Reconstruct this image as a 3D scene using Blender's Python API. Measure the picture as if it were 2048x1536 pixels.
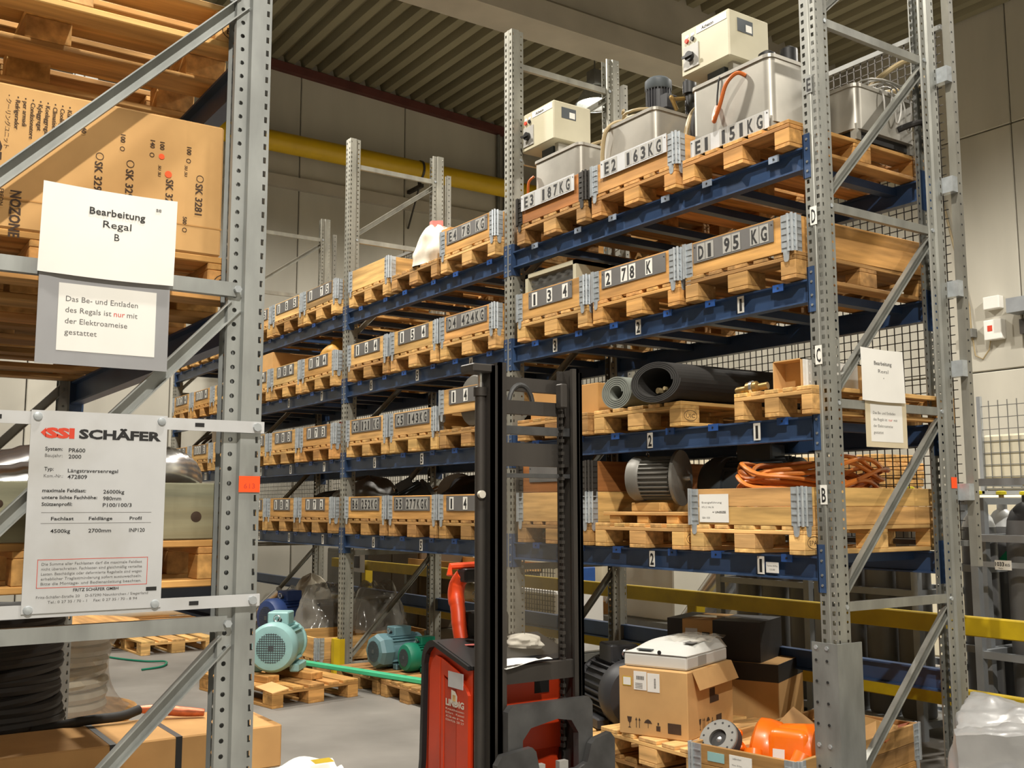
import bpy, bmesh, math, random
from mathutils import Vector, Matrix, Euler, noise
random.seed(7)
for o in list(bpy.data.objects): bpy.data.objects.remove(o)
SC = bpy.context.scene
COL = SC.collection
PI = math.pi

# ------------------------------------------------------------------ camera
F_PX, PITCH, ROLL, YAW = 2069.2, 0.1189, -0.00164, 0.59653
CAM = Vector((3.346, -4.177, 1.539))
fw = Vector((-math.cos(YAW)*math.cos(PITCH), math.sin(YAW)*math.cos(PITCH), math.sin(PITCH)))
rt = Vector((math.sin(YAW), math.cos(YAW), 0)); up = rt.cross(fw)
rt2 = rt*math.cos(ROLL) + up*math.sin(ROLL); up2 = up*math.cos(ROLL) - rt*math.sin(ROLL)
cd = bpy.data.cameras.new('camera'); cd.sensor_width = 36; cd.sensor_fit = 'HORIZONTAL'
cd.lens = 36*F_PX/2048; cd.clip_start = .05; cd.clip_end = 200
cam = bpy.data.objects.new('camera', cd); COL.objects.link(cam)
M = Matrix.Identity(4)
for i in range(3):
    M[i][0] = rt2[i]; M[i][1] = up2[i]; M[i][2] = -fw[i]; M[i][3] = CAM[i]
cam.matrix_world = M
SC.camera = cam

# ------------------------------------------------------------------ world and exposure
W = bpy.data.worlds.new('hall_air'); SC.world = W; W.use_nodes = True
W.node_tree.nodes['Background'].inputs[0].default_value = (1.0, .95, .86, 1)
W.node_tree.nodes['Background'].inputs[1].default_value = .05
vs = SC.view_settings
vs.view_transform = 'Standard'; vs.look = 'None'; vs.gamma = 1; vs.use_curve_mapping = False
vs.exposure = 0.3

# high bay lamps: (x, y, z, watts) ; the fixtures are built further down around the same points
LAMPS = [(-8.39, 5.32, 7.6, 700), (-9.0, -1.6, 7.6, 1100), (-4.0, -2.1, 7.6, 1250), (1.2, -2.4, 7.6, 1150),
         (-3.0, 5.2, 7.9, 500), (0.2, 6.4, 7.4, 1500), (5.6, 4.6, 7.4, 600), (5.6, -4.6, 7.2, 1900)]
for i, (x, y, z, wt) in enumerate(LAMPS):
    ld = bpy.data.lights.new('high_bay_light', 'SPOT'); ld.energy = wt
    ld.spot_size = math.radians(154); ld.spot_blend = .5; ld.shadow_soft_size = .13
    ld.color = (1.0, .945, .85)
    lo = bpy.data.objects.new('high_bay_light', ld); COL.objects.link(lo); lo.location = (x, y, z - .02)

# ------------------------------------------------------------------ materials
def lin(c):
    def f(v):
        v /= 255.
        return v/12.92 if v <= .04045 else ((v+.055)/1.055)**2.4
    return tuple(f(v) for v in c)
MATS = {}
def mat(name, rgb, rough=.6, metal=0., var=.12, scale=8., stretch=(1, 1, 1), bump=0., spec=.5, tint=False, dirt=None, dirt_scale=2.5, dirt_amt=.5, coat=0.):
    """procedural surface: base colour, two noises (grain and blotches), optional per-object tint"""
    m = bpy.data.materials.new(name); m.use_nodes = True; MATS[name] = m
    nt = m.node_tree; N = nt.nodes; L = nt.links
    b = N['Principled BSDF']
    b.inputs['Roughness'].default_value = rough; b.inputs['Metallic'].default_value = metal
    b.inputs['Specular IOR Level'].default_value = spec
    if coat: b.inputs['Coat Weight'].default_value = coat
    tc = N.new('ShaderNodeTexCoord'); mp = N.new('ShaderNodeMapping')
    mp.inputs['Scale'].default_value = stretch
    L.new(tc.outputs['Object'], mp.inputs['Vector'])
    oi = N.new('ShaderNodeObjectInfo')
    ad = N.new('ShaderNodeVectorMath'); ad.operation = 'ADD'
    sc = N.new('ShaderNodeMath'); sc.operation = 'MULTIPLY'; sc.inputs[1].default_value = 37.
    L.new(oi.outputs['Random'], sc.inputs[0]); L.new(mp.outputs[0], ad.inputs[0]); L.new(sc.outputs[0], ad.inputs[1])
    n1 = N.new('ShaderNodeTexNoise'); n1.inputs['Scale'].default_value = scale; n1.inputs['Detail'].default_value = 5
    L.new(ad.outputs[0], n1.inputs['Vector'])
    c = lin(rgb)
    rp = N.new('ShaderNodeValToRGB')
    rp.color_ramp.elements[0].position = .3; rp.color_ramp.elements[1].position = .7
    rp.color_ramp.elements[0].color = tuple(max(0, v*(1-var*1.6)) for v in c) + (1,)
    rp.color_ramp.elements[1].color = tuple(min(1, v*(1+var)) for v in c) + (1,)
    L.new(n1.outputs['Fac'], rp.inputs[0])
    out = rp.outputs[0]
    if dirt:
        n2 = N.new('ShaderNodeTexNoise'); n2.inputs['Scale'].default_value = dirt_scale; n2.inputs['Detail'].default_value = 6
        L.new(ad.outputs[0], n2.inputs['Vector'])
        r2 = N.new('ShaderNodeValToRGB'); r2.color_ramp.elements[0].position = .5; r2.color_ramp.elements[1].position = .72
        r2.color_ramp.elements[1].color = (dirt_amt,)*3 + (1,)
        r2.color_ramp.elements[0].color = (0, 0, 0, 1)
        L.new(n2.outputs['Fac'], r2.inputs[0])
        mx = N.new('ShaderNodeMix'); mx.data_type = 'RGBA'
        L.new(r2.outputs[0], mx.inputs[0]); L.new(out, mx.inputs[6]); mx.inputs[7].default_value = lin(dirt) + (1,)
        out = mx.outputs[2]
    if tint:
        mt = N.new('ShaderNodeMix'); mt.data_type = 'RGBA'; mt.blend_type = 'MULTIPLY'; mt.inputs[0].default_value = 1
        L.new(out, mt.inputs[6]); L.new(oi.outputs['Color'], mt.inputs[7]); out = mt.outputs[2]
    L.new(out, b.inputs['Base Color'])
    if bump:
        bp = N.new('ShaderNodeBump'); bp.inputs['Strength'].default_value = bump; bp.inputs['Distance'].default_value = .01
        L.new(n1.outputs['Fac'], bp.inputs['Height']); L.new(bp.outputs[0], b.inputs['Normal'])
    return m
def emit(name, rgb, s):
    m = bpy.data.materials.new(name); m.use_nodes = True; MATS[name] = m
    b = m.node_tree.nodes['Principled BSDF']; b.inputs['Emission Color'].default_value = lin(rgb) + (1,)
    b.inputs['Emission Strength'].default_value = s; b.inputs['Base Color'].default_value = lin(rgb) + (1,)
def clear(name, rgb, alpha, rough=.08):
    m = bpy.data.materials.new(name); m.use_nodes = True; MATS[name] = m
    b = m.node_tree.nodes['Principled BSDF']; b.inputs['Base Color'].default_value = lin(rgb) + (1,)
    b.inputs['Alpha'].default_value = alpha; b.inputs['Roughness'].default_value = rough
WOOD = (212, 170, 110)
for ax, st in (('x', (2.2, 26, 26)), ('y', (26, 2.2, 26)), ('z', (26, 26, 2.2))):
    mat('wood_'+ax, WOOD, .72, var=.24, scale=1., stretch=st, bump=.15, tint=True, dirt=(104, 74, 44), dirt_scale=.26, dirt_amt=.6, spec=.25)
mat('galv', (150, 151, 147), .42, .45, .16, 9., (1, 1, .35), spec=.5, tint=True, dirt=(112, 112, 108), dirt_scale=3)
mat('bright_zinc', (188, 194, 198), .35, .5, .12, 20.)
mat('beam_blue', (52, 75, 110), .42, 0, .10, 5., dirt=(26, 38, 62), dirt_scale=2., dirt_amt=.6)
mat('clip_blue', (44, 86, 156), .45, 0, .08, 9.)
mat('clip_pale', (150, 162, 178), .4, .2, .06, 9.)
mat('concrete_wall', (188, 184, 172), .9, 0, .10, 1.1, (1, 1, .22), bump=.05, dirt=(150, 145, 134), dirt_scale=.6, dirt_amt=.5, spec=.2)
mat('floor_concrete', (132, 128, 122), .62, 0, .16, 1.6, bump=.04, dirt=(92, 88, 82), dirt_scale=.7, dirt_amt=.6, spec=.4)
mat('roof_sheet', (142, 136, 112), .6, .1, .12, 2., (.2, 1, 1), spec=.3)
mat('beam_concrete', (176, 170, 158), .85, 0, .08, 1.5, spec=.2)
mat('red_brown_steel', (92, 48, 42), .6, 0, .15, 3.)
mat('pipe_yellow', (206, 168, 20), .45, 0, .06, 3.)
mat('rail_yellow', (196, 166, 20), .5, 0, .10, 5., dirt=(120, 104, 28), dirt_scale=3, dirt_amt=.5)
mat('white', (232, 230, 224), .6, 0, .03, 5.)
mat('paper', (228, 226, 220), .75, 0, .03, 4.)
mat('door_white', (236, 230, 208), .6, 0, .03, 2.)
mat('ink', (28, 27, 27), .7, 0, .05, 9.)
mat('ink_grey', (96, 94, 92), .7, 0, .05, 9.)
mat('ink_red', (205, 62, 36), .6, 0, .05, 9.)
mat('ink_pink', (226, 120, 112), .7, 0, .05, 9.)
mat('print_brown', (66, 48, 34), .85, 0, .1, 30.)
mat('sign_alu', (196, 197, 198), .5, .15, .05, 5., dirt=(168, 166, 160), dirt_scale=4, dirt_amt=.5)
mat('card_grey', (150, 150, 152), .6, .1, .05, 6.)
mat('card_buff', (206, 192, 162), .7, 0, .04, 6.)
mat('fluo_red', (255, 84, 22), .6, 0, .03, 6.)
mat('plate_grey', (104, 102, 100), .55, .1, .08, 7.)
mat('tile_white', (228, 226, 218), .5, 0, .04, 9.)
mat('tile_grey', (166, 164, 158), .5, .1, .06, 9.)
mat('cardboard', (198, 158, 106), .85, 0, .07, 5., tint=True, dirt=(150, 108, 64), dirt_scale=1.2, dirt_amt=.35, spec=.2)
mat('board_tan', (186, 140, 84), .85, 0, .06, 5., spec=.2)
mat('board_dark', (92, 78, 60), .6, 0, .1, 4.)
mat('print_black', (34, 32, 31), .6, 0, .06, 9.)
mat('stainless', (176, 172, 162), .38, .55, .14, 3., dirt=(128, 124, 116), dirt_scale=2.2, dirt_amt=.6)
mat('control_beige', (190, 184, 160), .5, 0, .05, 4., dirt=(160, 150, 118), dirt_scale=1.4, dirt_amt=.4)
mat('black_plastic', (34, 34, 35), .45, 0, .1, 8.)
mat('black_rubber', (40, 38, 36), .72, 0, .14, 6.)
mat('grey_rubber', (120, 124, 116), .7, 0, .1, 6.)
mat('dark_steel', (66, 62, 58), .5, .35, .16, 5., (1, 1, .3), dirt=(36, 34, 32), dirt_scale=4, dirt_amt=.6)
mat('worn_steel', (92, 92, 92), .45, .5, .2, 6., dirt=(52, 50, 50), dirt_scale=4, dirt_amt=.6)
mat('chrome', (210, 210, 210), .22, .9, .05, 5.)
mat('truck_orange', (206, 62, 24), .42, 0, .05, 4., dirt=(120, 40, 24), dirt_scale=2.2, dirt_amt=.45)
mat('tiller_orange', (226, 72, 26), .4, 0, .04, 4.)
mat('robot_orange', (238, 112, 18), .32, 0, .06, 4., coat=.3, dirt=(150, 66, 16), dirt_scale=3, dirt_amt=.45)
mat('motor_pale', (148, 190, 190), .45, 0, .06, 6.)
mat('motor_teal', (98, 132, 140), .5, 0, .08, 6., dirt=(66, 80, 82), dirt_scale=3, dirt_amt=.5)
mat('motor_green', (12, 120, 92), .5, 0, .08, 6., dirt=(20, 70, 58), dirt_scale=3, dirt_amt=.5)
mat('motor_grey', (124, 122, 116), .5, .2, .1, 6., dirt=(84, 78, 70), dirt_scale=3, dirt_amt=.5)
mat('motor_slate', (74, 80, 84), .5, .1, .1, 6.)
mat('motor_black', (46, 46, 49), .5, .1, .1, 6.)
mat('motor_blue', (36, 60, 112), .5, 0, .1, 6.)
mat('cable_orange', (208, 122, 50), .42, 0, .08, 6.)
mat('cable_beige', (160, 142, 106), .5, 0, .08, 6.)
mat('copper', (206, 118, 84), .4, .5, .2, 30.)
mat('hose_amber', (178, 92, 34), .35, 0, .05, 6.)
mat('drum_wrap', (186, 178, 160), .3, 0, .16, 5., coat=.4)
mat('green_bar', (70, 190, 140), .5, 0, .06, 8.)
mat('cylinder_grey', (108, 108, 108), .42, .1, .06, 4.)
mat('cylinder_pale', (196, 198, 198), .42, .1, .06, 4.)
mat('cage_grey', (150, 154, 158), .45, .3, .08, 6.)
mat('label_green', (20, 150, 96), .6, 0, .03, 6.)
mat('valve_yellow', (222, 206, 30), .5, 0, .03, 6.)
mat('brass', (150, 122, 72), .35, .6, .1, 9.)
mat('container_cream', (216, 208, 184), .6, 0, .06, 2., dirt=(168, 158, 134), dirt_scale=2, dirt_amt=.4)
mat('cabinet_white', (206, 202, 188), .55, 0, .05, 2.)
mat('mesh_wire', (62, 58, 52), .5, .3, .08, 9.)
mat('mesh_frame', (120, 120, 116), .5, .3, .08, 9.)
mat('silver_film', (176, 176, 176), .28, .45, .12, 4., bump=.6)
mat('printer_white', (202, 202, 197), .5, 0, .03, 5.)
mat('bag_yellow', (178, 132, 48), .6, 0, .16, 9.)
mat('bag_white', (226, 216, 198), .55, 0, .08, 7.)
mat('cloth', (210, 204, 190), .85, 0, .08, 9.)
mat('wood_grey_x', (138, 136, 112), .7, 0, .22, 1., (24, 2.0, 24), bump=.1, dirt=(150, 128, 84), dirt_scale=.3, dirt_amt=.6)
emit('lamp_glow', (255, 246, 226), 30.)
clear('plexi', (120, 112, 98), .16)
clear('film_grey', (150, 146, 136), .50, .12)
clear('film_clear', (214, 208, 194), .34, .12)
clear('film_thin', (190, 188, 180), .14, .08)
# ------------------------------------------------------------------ mesh building
class MB:
    def __init__(s): s.v = []; s.f = []; s.m = []; s.sm = []; s.mats = []; s.cur = 0; s.smooth = False
    def use(s, name, smooth=None):
        if name not in s.mats: s.mats.append(name)
        s.cur = s.mats.index(name)
        if smooth is not None: s.smooth = smooth
        return s
    def face(s, idx): s.f.append(tuple(idx)); s.m.append(s.cur); s.sm.append(s.smooth)
    def add(s, vs, fs):
        b = len(s.v); s.v += [tuple(p) for p in vs]
        for q in fs: s.face([b+i for i in q])
        return s
    def box(s, x0, x1, y0, y1, z0, z1, mx=None):
        P = [Vector(p) for p in ((x0,y0,z0),(x1,y0,z0),(x1,y1,z0),(x0,y1,z0),(x0,y0,z1),(x1,y0,z1),(x1,y1,z1),(x0,y1,z1))]
        if mx is not None: P = [mx @ p for p in P]
        return s.add(P, ((3,2,1,0),(4,5,6,7),(0,1,5,4),(1,2,6,5),(2,3,7,6),(3,0,4,7)))
    def rbox(s, x0, x1, y0, y1, z0, z1, r=.02, seg=2, mx=None):
        bm = bmesh.new(); bmesh.ops.create_cube(bm, size=1)
        for v in bm.verts:
            v.co = Vector(((x0+x1)/2+v.co.x*(x1-x0), (y0+y1)/2+v.co.y*(y1-y0), (z0+z1)/2+v.co.z*(z1-z0)))
        bmesh.ops.bevel(bm, geom=bm.edges[:], offset=r, segments=seg, profile=.5, affect='EDGES')
        if mx is not None: bmesh.ops.transform(bm, matrix=mx, verts=bm.verts[:])
        bm.verts.index_update()
        s.add([v.co.copy() for v in bm.verts], [[v.index for v in f.verts] for f in bm.faces]); bm.free(); return s
    def frame(s, d):
        d = Vector(d).normalized(); a = Vector((0,0,1)) if abs(d.z) < .9 else Vector((1,0,0))
        u = a.cross(d).normalized(); return u, d.cross(u)
    def cyl(s, p0, p1, r0, r1=None, n=16, caps=True):
        p0 = Vector(p0); p1 = Vector(p1); r1 = r0 if r1 is None else r1
        u, w = s.frame(p1-p0)
        vs = [p0+(u*math.cos(2*PI*i/n)+w*math.sin(2*PI*i/n))*r0 for i in range(n)] + [p1+(u*math.cos(2*PI*i/n)+w*math.sin(2*PI*i/n))*r1 for i in range(n)]
        fs = [(i, (i+1) % n, n+(i+1) % n, n+i) for i in range(n)]
        b = len(s.v); s.add(vs, fs)
        if caps:
            sm = s.smooth; s.smooth = False
            s.face([b+i for i in range(n-1, -1, -1)]); s.face([b+n+i for i in range(n)]); s.smooth = sm
        return s
    def lathe(s, prof, n=24, o=(0,0,0), ax=(0,0,1), caps=True):
        o = Vector(o); ax = Vector(ax).normalized(); u, w = s.frame(ax); b = len(s.v)
        for r, h in prof:
            for i in range(n):
                a = 2*PI*i/n; s.v.append(tuple(o+ax*h+(u*math.cos(a)+w*math.sin(a))*r))
        for k in range(len(prof)-1):
            for i in range(n):
                j = (i+1) % n; s.face((b+k*n+i, b+k*n+j, b+(k+1)*n+j, b+(k+1)*n+i))
        if caps:
            sm = s.smooth; s.smooth = False
            if prof[0][0] > 1e-4: s.face([b+i for i in range(n-1, -1, -1)])
            if prof[-1][0] > 1e-4: s.face([b+(len(prof)-1)*n+i for i in range(n)])
            s.smooth = sm
        return s
    def tube(s, pts, r, n=8, closed=False, caps=True):
        pts = [Vector(p) for p in pts]; m = len(pts); b = len(s.v); pu = None
        for k, p in enumerate(pts):
            a = pts[(k-1) % m] if (closed or k) else p; c = pts[(k+1) % m] if (closed or k < m-1) else p
            d = (c-a).normalized() if (c-a).length > 1e-9 else Vector((0,0,1))
            if pu is None: u, w = s.frame(d)
            else:
                u = (pu-d*pu.dot(d))
                u = u.normalized() if u.length > 1e-6 else s.frame(d)[0]
                w = d.cross(u)
            pu = u; rr = r[k] if isinstance(r, (list, tuple)) else r
            for i in range(n):
                an = 2*PI*i/n; s.v.append(tuple(p+(u*math.cos(an)+w*math.sin(an))*rr))
        for k in range(m if closed else m-1):
            k2 = (k+1) % m
            for i in range(n):
                j = (i+1) % n; s.face((b+k*n+i, b+k*n+j, b+k2*n+j, b+k2*n+i))
        if caps and not closed:
            s.face([b+i for i in range(n-1, -1, -1)]); s.face([b+(m-1)*n+i for i in range(n)])
        return s
    def prism(s, poly, ax, a, b_):
        """polygon in the plane normal to axis ax, swept from a to b_"""
        def pt(p, t): return {'x': (t, p[0], p[1]), 'y': (p[0], t, p[1]), 'z': (p[0], p[1], t)}[ax]
        n = len(poly); b = len(s.v); s.v += [pt(p, a) for p in poly] + [pt(p, b_) for p in poly]
        for i in range(n): s.face((b+i, b+(i+1) % n, b+n+(i+1) % n, b+n+i))
        sm = s.smooth; s.smooth = False
        s.face([b+i for i in range(n-1, -1, -1)]); s.face([b+n+i for i in range(n)]); s.smooth = sm
        return s
    def grid(s, fn, nu, nv, wrap=False):
        b = len(s.v)
        for i in range(nu+1):
            for j in range(nv+(0 if wrap else 1)): s.v.append(tuple(fn(i/nu, j/nv)))
        q = nv if wrap else nv+1
        for i in range(nu):
            for j in range(nv):
                j2 = (j+1) % q; s.face((b+i*q+j, b+(i+1)*q+j, b+(i+1)*q+j2, b+i*q+j2))
        return s
    def mesh(s, name, fix=True):
        me = bpy.data.meshes.new(name); me.from_pydata(s.v, [], s.f)
        for mn in s.mats: me.materials.append(MATS[mn])
        me.polygons.foreach_set('material_index', s.m); me.polygons.foreach_set('use_smooth', s.sm)
        if fix:
            bm = bmesh.new(); bm.from_mesh(me); bmesh.ops.recalc_face_normals(bm, faces=bm.faces[:]); bm.to_mesh(me); bm.free()
        if any(s.sm): me.set_sharp_from_angle(angle=math.radians(42))
        me.update(); return me
def mb(name, smooth=False): return MB().use(name, smooth)
def T(x=0, y=0, z=0): return Matrix.Translation((x, y, z))
def RX(a): return Matrix.Rotation(a, 4, 'X')
def RY(a): return Matrix.Rotation(a, 4, 'Y')
def RZ(a): return Matrix.Rotation(a, 4, 'Z')

def tag(o, label, cat, group=None):
    o['label'] = label; o['category'] = cat
    if group: o['group'] = group
    return o
def thing(name, label, cat, loc=(0,0,0), rz=0., group=None):
    o = bpy.data.objects.new(name, None); COL.objects.link(o); o.location = loc; o.rotation_euler = (0, 0, rz)
    o.empty_display_size = .1
    return tag(o, label, cat, group)
def obj(name, me, parent=None, loc=(0,0,0), rot=(0,0,0), color=None, label=None, kind=None, scale=None):
    if isinstance(me, MB): me = me.mesh(name)
    o = bpy.data.objects.new(name, me); COL.objects.link(o)
    o.parent = parent; o.location = loc; o.rotation_euler = rot
    if scale: o.scale = scale
    if color: o.color = tuple(color) + (1,)
    if label: o['label'] = label
    if kind: o['kind'] = kind
    return o
def solo(name, m, label, cat, loc=(0,0,0), rz=0., group=None, color=None):
    o = obj(name, m, None, loc, (0, 0, rz), color); return tag(o, label, cat, group)
def struct(name, m, parent=None, loc=(0,0,0)):
    o = obj(name, m, parent, loc)
    if parent is None: o['kind'] = 'structure'
    return o

# ------------------------------------------------------------------ lettering (flat print)
_glyph = {}
def glyphs(body, bold=0.):
    k = (body, bold)
    if k in _glyph: return _glyph[k]
    cu = bpy.data.curves.new('print', 'FONT'); cu.body = body; cu.size = 1; cu.resolution_u = 2; cu.offset = bold
    ob = bpy.data.objects.new('print', cu); COL.objects.link(ob)
    me = bpy.data.meshes.new_from_object(ob)
    vs = [v.co.copy() for v in me.vertices]; fs = [tuple(p.vertices) for p in me.polygons]
    bpy.data.objects.remove(ob); bpy.data.meshes.remove(me); bpy.data.curves.remove(cu)
    xs = [v.x for v in vs] or [0]; ys = [v.y for v in vs] or [0]
    _glyph[k] = (vs, fs, min(xs), max(xs), max(ys))
    return _glyph[k]
EXF, EYF = Vector((1,0,0)), Vector((0,0,1))           # print on a face that looks to -Y
EXS, EYS = Vector((0,1,0)), Vector((0,0,1))           # print on a face that looks to +X
CAPH = .73
def type_on(B, body, o, ex, ey, h, width=None, align='L', bold=0., stretch=1.):
    """adds the outlines of a line of print to builder B; h is the capital height"""
    vs, fs, x0, x1, _ = glyphs(body, bold); k = h/CAPH
    sx = (width/max(1e-6, x1-x0)) if width else k*stretch
    w = (x1-x0)*sx; off = {'L': 0, 'C': -w/2, 'R': -w}[align]; o = Vector(o)
    return B.add([o+ex*((v.x-x0)*sx+off)+ey*(v.y*k) for v in vs], fs)
def lettering(parent, lines, m, ex=EXF, ey=EYF, name='lettering'):
    for ln in lines:                                   # one object per line of print
        B = type_on(mb(m), ln[0], ln[1], ex, ey, ln[2], **(ln[3] if len(ln) > 3 else {}))
        o = obj(name, B.mesh(name, fix=False), parent)
    return o
_tile = {}
def tile_mesh(ch, style, w, h):
    k = (ch, style, w, h)
    if k not in _tile:
        B = mb('tile_white' if style == 'N' else 'tile_grey')
        B.box(-w/2, w/2, -.0012, 0, -h/2, h/2)
        B.use('ink')
        type_on(B, ch, (0, -.0020, -h*.40), EXF, EYF, h*.80, width=(w*.40 if ch in '1I' else w*.68), align='C', bold=.03)
        _tile[k] = B.mesh('digit_tile', fix=False)
    return _tile[k]
# ------------------------------------------------------------------ the hall
XW, YW, XE, YS = -12.5, 9.4, 10.5, -11.5
def roof_z(y): return 9.02 - .047*y
struct('floor', mb('floor_concrete').box(XW-.3, XE, YS, YW+.3, -.2, 0))
def wall_panels(parent, boxes, m='concrete_wall'):
    for b in boxes: obj('wall_panel', mb(m).rbox(*b, r=.012, seg=1), parent)
wl = struct('wall_left', mb('beam_concrete').box(XW-.3, XW-.19, YS, YW+.3, 0, 9.5))
js = [YS, -9.7, -7.7, -5.7, -3.7, -1.7, .3, 2.3, 4.28, 6.25, 8.2, YW]
wall_panels(wl, [(XW-.2, XW, a+.008, b-.008, 0, 9.3) for a, b in zip(js, js[1:])])
wr = struct('wall_right', mb('beam_concrete').box(XW, XE, YW+.19, YW+.3, 0, 9.5))
xs_ = [XW, -8.2, -4.95+.7, 0.6, 5.4, XE]
for a, b in zip(xs_, xs_[1:]):
    wall_panels(wr, [(a+.008, b-.008, YW, YW+.2, z0+.008, z1-.008) for z0, z1 in ((0, 3.42), (3.42, 6.86), (6.86, 9.2))])
struct('wall_back', mb('concrete_wall').box(XW-.3, XE, YS-.25, YS, 0, 9.8))
struct('wall_end', mb('concrete_wall').box(XE, XE+.25, YS, YW+.3, 0, 9.8))
# trapezoidal roof sheets, ribs run along x
R = mb('roof_sheet'); pr = []
y = YS-.3
while y < YW+.5:
    for dy, dz in ((0, 0), (.13, 0), (.165, .13), (.265, .13)): pr.append((y+dy, roof_z(y+dy)+dz))
    y += .30
bidx = len(R.v)
for (yy, zz) in pr: R.v += [(XW-.3, yy, zz), (XE+.3, yy, zz)]
for i in range(len(pr)-1): R.face((bidx+2*i, bidx+2*i+1, bidx+2*i+3, bidx+2*i+2))
R.box(XW-.3, XE+.3, YS-.3, YW+.5, 9.75, 9.85)
struct('ceiling', R)
# concrete roof girders: bottom flange, web, top flange
def girder(x, zb):
    B = mb('beam_concrete')
    zt = roof_z(0)+.4
    B.prism([(x-.30, zb), (x+.24, zb), (x+.24, zb+.30), (x+.12, zb+.40), (x+.12, zt), (x-.14, zt), (x-.14, zb+.40), (x-.30, zb+.30)], 'y', YS, YW)
    return B
for i, gx in enumerate((-7.1, 1.6, 7.6)): struct('trim_%d' % (i+1), girder(gx, 7.72))
# dark red steel angle where the roof meets the left wall
B = mb('red_brown_steel'); z0, z1 = roof_z(YS), roof_z(YW)
B.add([(XW, YS, z0-.16), (XW+.12, YS, z0-.16), (XW+.12, YS, z0-.02), (XW, YS, z0-.02), (XW, YW, z1-.16), (XW+.12, YW, z1-.16), (XW+.12, YW, z1-.02), (XW, YW, z1-.02)],
      ((0,1,2,3),(4,7,6,5),(0,4,5,1),(1,5,6,2),(2,6,7,3),(3,7,4,0)))
struct('trim_4', B)
struct('trim_5', mb('beam_concrete').box(XW, XW+.10, YS, YW, 6.78, 6.98))
# yellow gas pipe along the left wall with two hangers
gp = thing('gas_pipe', 'thick yellow pipe running along the grey end wall', 'pipe', (XW+.42, 0, 7.40))
obj('pipe', mb('pipe_yellow', True).cyl((0, YS+.1, 0), (0, YW-.1, 0), .165, n=20), gp)
for yy in (.2, 4.35, 8.4):
    B = mb('dark_steel'); B.box(-.40, .10, yy-.03, yy+.03, -.32, -.26); B.lathe([(.172, -.02), (.18, -.02), (.18, .02), (.172, .02)], 20, (0, yy, 0), (0, 1, 0), caps=False)
    B.tube([(-.40, yy, -.95), (0, yy, -.28)], .018, 6); B.box(-.03, .03, yy-.02, yy+.02, -.28, -.15)
    obj('bracket', B, gp)
for yy, w_ in ((6.24, .035), (6.38, .03)):
    solo('conduit', mb('mesh_frame').cyl((XW+.06, yy, 3.0), (XW+.06, yy, 8.55), w_, n=8),
         'vertical grey conduit beside the yellow pipe, %s one' % ('left hand' if yy < 6.3 else 'right hand'), 'conduit')
# thin cable strung under the roof
solo('roof_cable', mb('white').tube([(-8.2, -3.2, 8.7), (-8.05, 1.2, 8.38), (-7.9, 5.2, 8.05), (-7.85, 8.8, 7.9)], .012, 6), 'thin pale cable strung below the ribbed roof', 'cable')
# smoke detector / loudspeaker disc below the roof
B = mb('control_beige', True); B.lathe([(.02, 0), (.16, 0), (.18, .03), (.06, .06), (.02, .4)], 20, (0,0,0))
solo('ceiling_detector', B, 'round cream detector hanging below the roof between uprights', 'detector', (-9.35, 6.1, 8.05))
# high bay lamps: housing, reflector, glowing glass
for i, (x, y, z, wt) in enumerate(LAMPS):
    lab = ['glaring high bay lamp under the ribbed roof beside the tall uprights', 'high bay lamp over the far end of the aisle', 'high bay lamp over the middle of the aisle',
           'high bay lamp above the aisle near the stacker', 'high bay lamp behind the far part of the blue rack', 'high bay lamp above the gas cylinders', 'high bay lamp behind the right end of the hall', 'high bay lamp over the near right corner'][i]
    t = thing('high_bay_lamp', lab, 'lamp', (x, y, z), group='high bay lamps')
    obj('reflector', mb('bright_zinc', True).lathe([(.30, -.02), (.31, -.02), (.16, .24), (.13, .26), (.13, .24), (.28, .0)], 24, caps=False), t)
    obj('lamp_glass', mb('lamp_glow', True).lathe([(.0001, .10), (.10, .10), (.08, .2), (.0001, .22)], 16), t)
    obj('ballast_box', mb('mesh_frame').rbox(-.09, .09, -.09, .09, .26, .52, .01), t)
    obj('hanger', mb('mesh_frame').cyl((0, 0, .52), (0, 0, roof_z(y)-z+.02), .012, n=6), t)
# sliding fire door on the right wall, with its rail and control boxes
dw = struct('door_1', mb('door_white').rbox(-3.95, 1.6, YW-.16, YW-.04, .02, 4.12, .01))
obj('door_rail', mb('cage_grey').box(-4.3, 1.8, YW-.30, YW-.02, 4.14, 4.34), dw)
obj('door_stop', mb('dark_steel').box(-4.22, -4.0, YW-.14, YW, 3.86, 4.06), dw)
t = thing('door_control_box', 'white wall box with red mark beside the sliding door', 'control box', (-4.62, YW, 3.98))
obj('housing', mb('white').rbox(-.13, .13, -.12, 0, -.14, .14, .012), t); obj('mark', mb('ink_red').box(-.07, .0, -.124, -.119, -.02, .06), t)
solo('junction_box', mb('white').rbox(-.12, .12, -.12, 0, -.09, .09, .012), 'small white box above the red marked box', 'junction box', (-4.62, YW, 4.36))
solo('door_sensor', mb('mesh_frame').box(-.06, .06, -.12, 0, -.06, .06), 'small grey sensor at the foot of the wall conduit', 'sensor', (-4.98, YW, 3.98))
solo('conduit', mb('cable_beige').tube([(-5.55, YW-.03, 8.4), (-5.5, YW-.03, 6.9), (-5.0, YW-.03, 4.35), (-4.98, YW-.05, 4.02)], .016, 6), 'thin brown conduit running down the right wall', 'conduit')
solo('sensor_cable', mb('cable_beige').tube([(-4.98, YW-.02, 3.92), (-4.95, YW-.02, 3.66), (-4.84, YW-.02, 3.60), (-4.74, YW-.02, 3.72), (-4.70, YW-.02, 3.9)], .010, 6), 'thin grey cable hanging in a loop below the sensor', 'cable')
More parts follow.
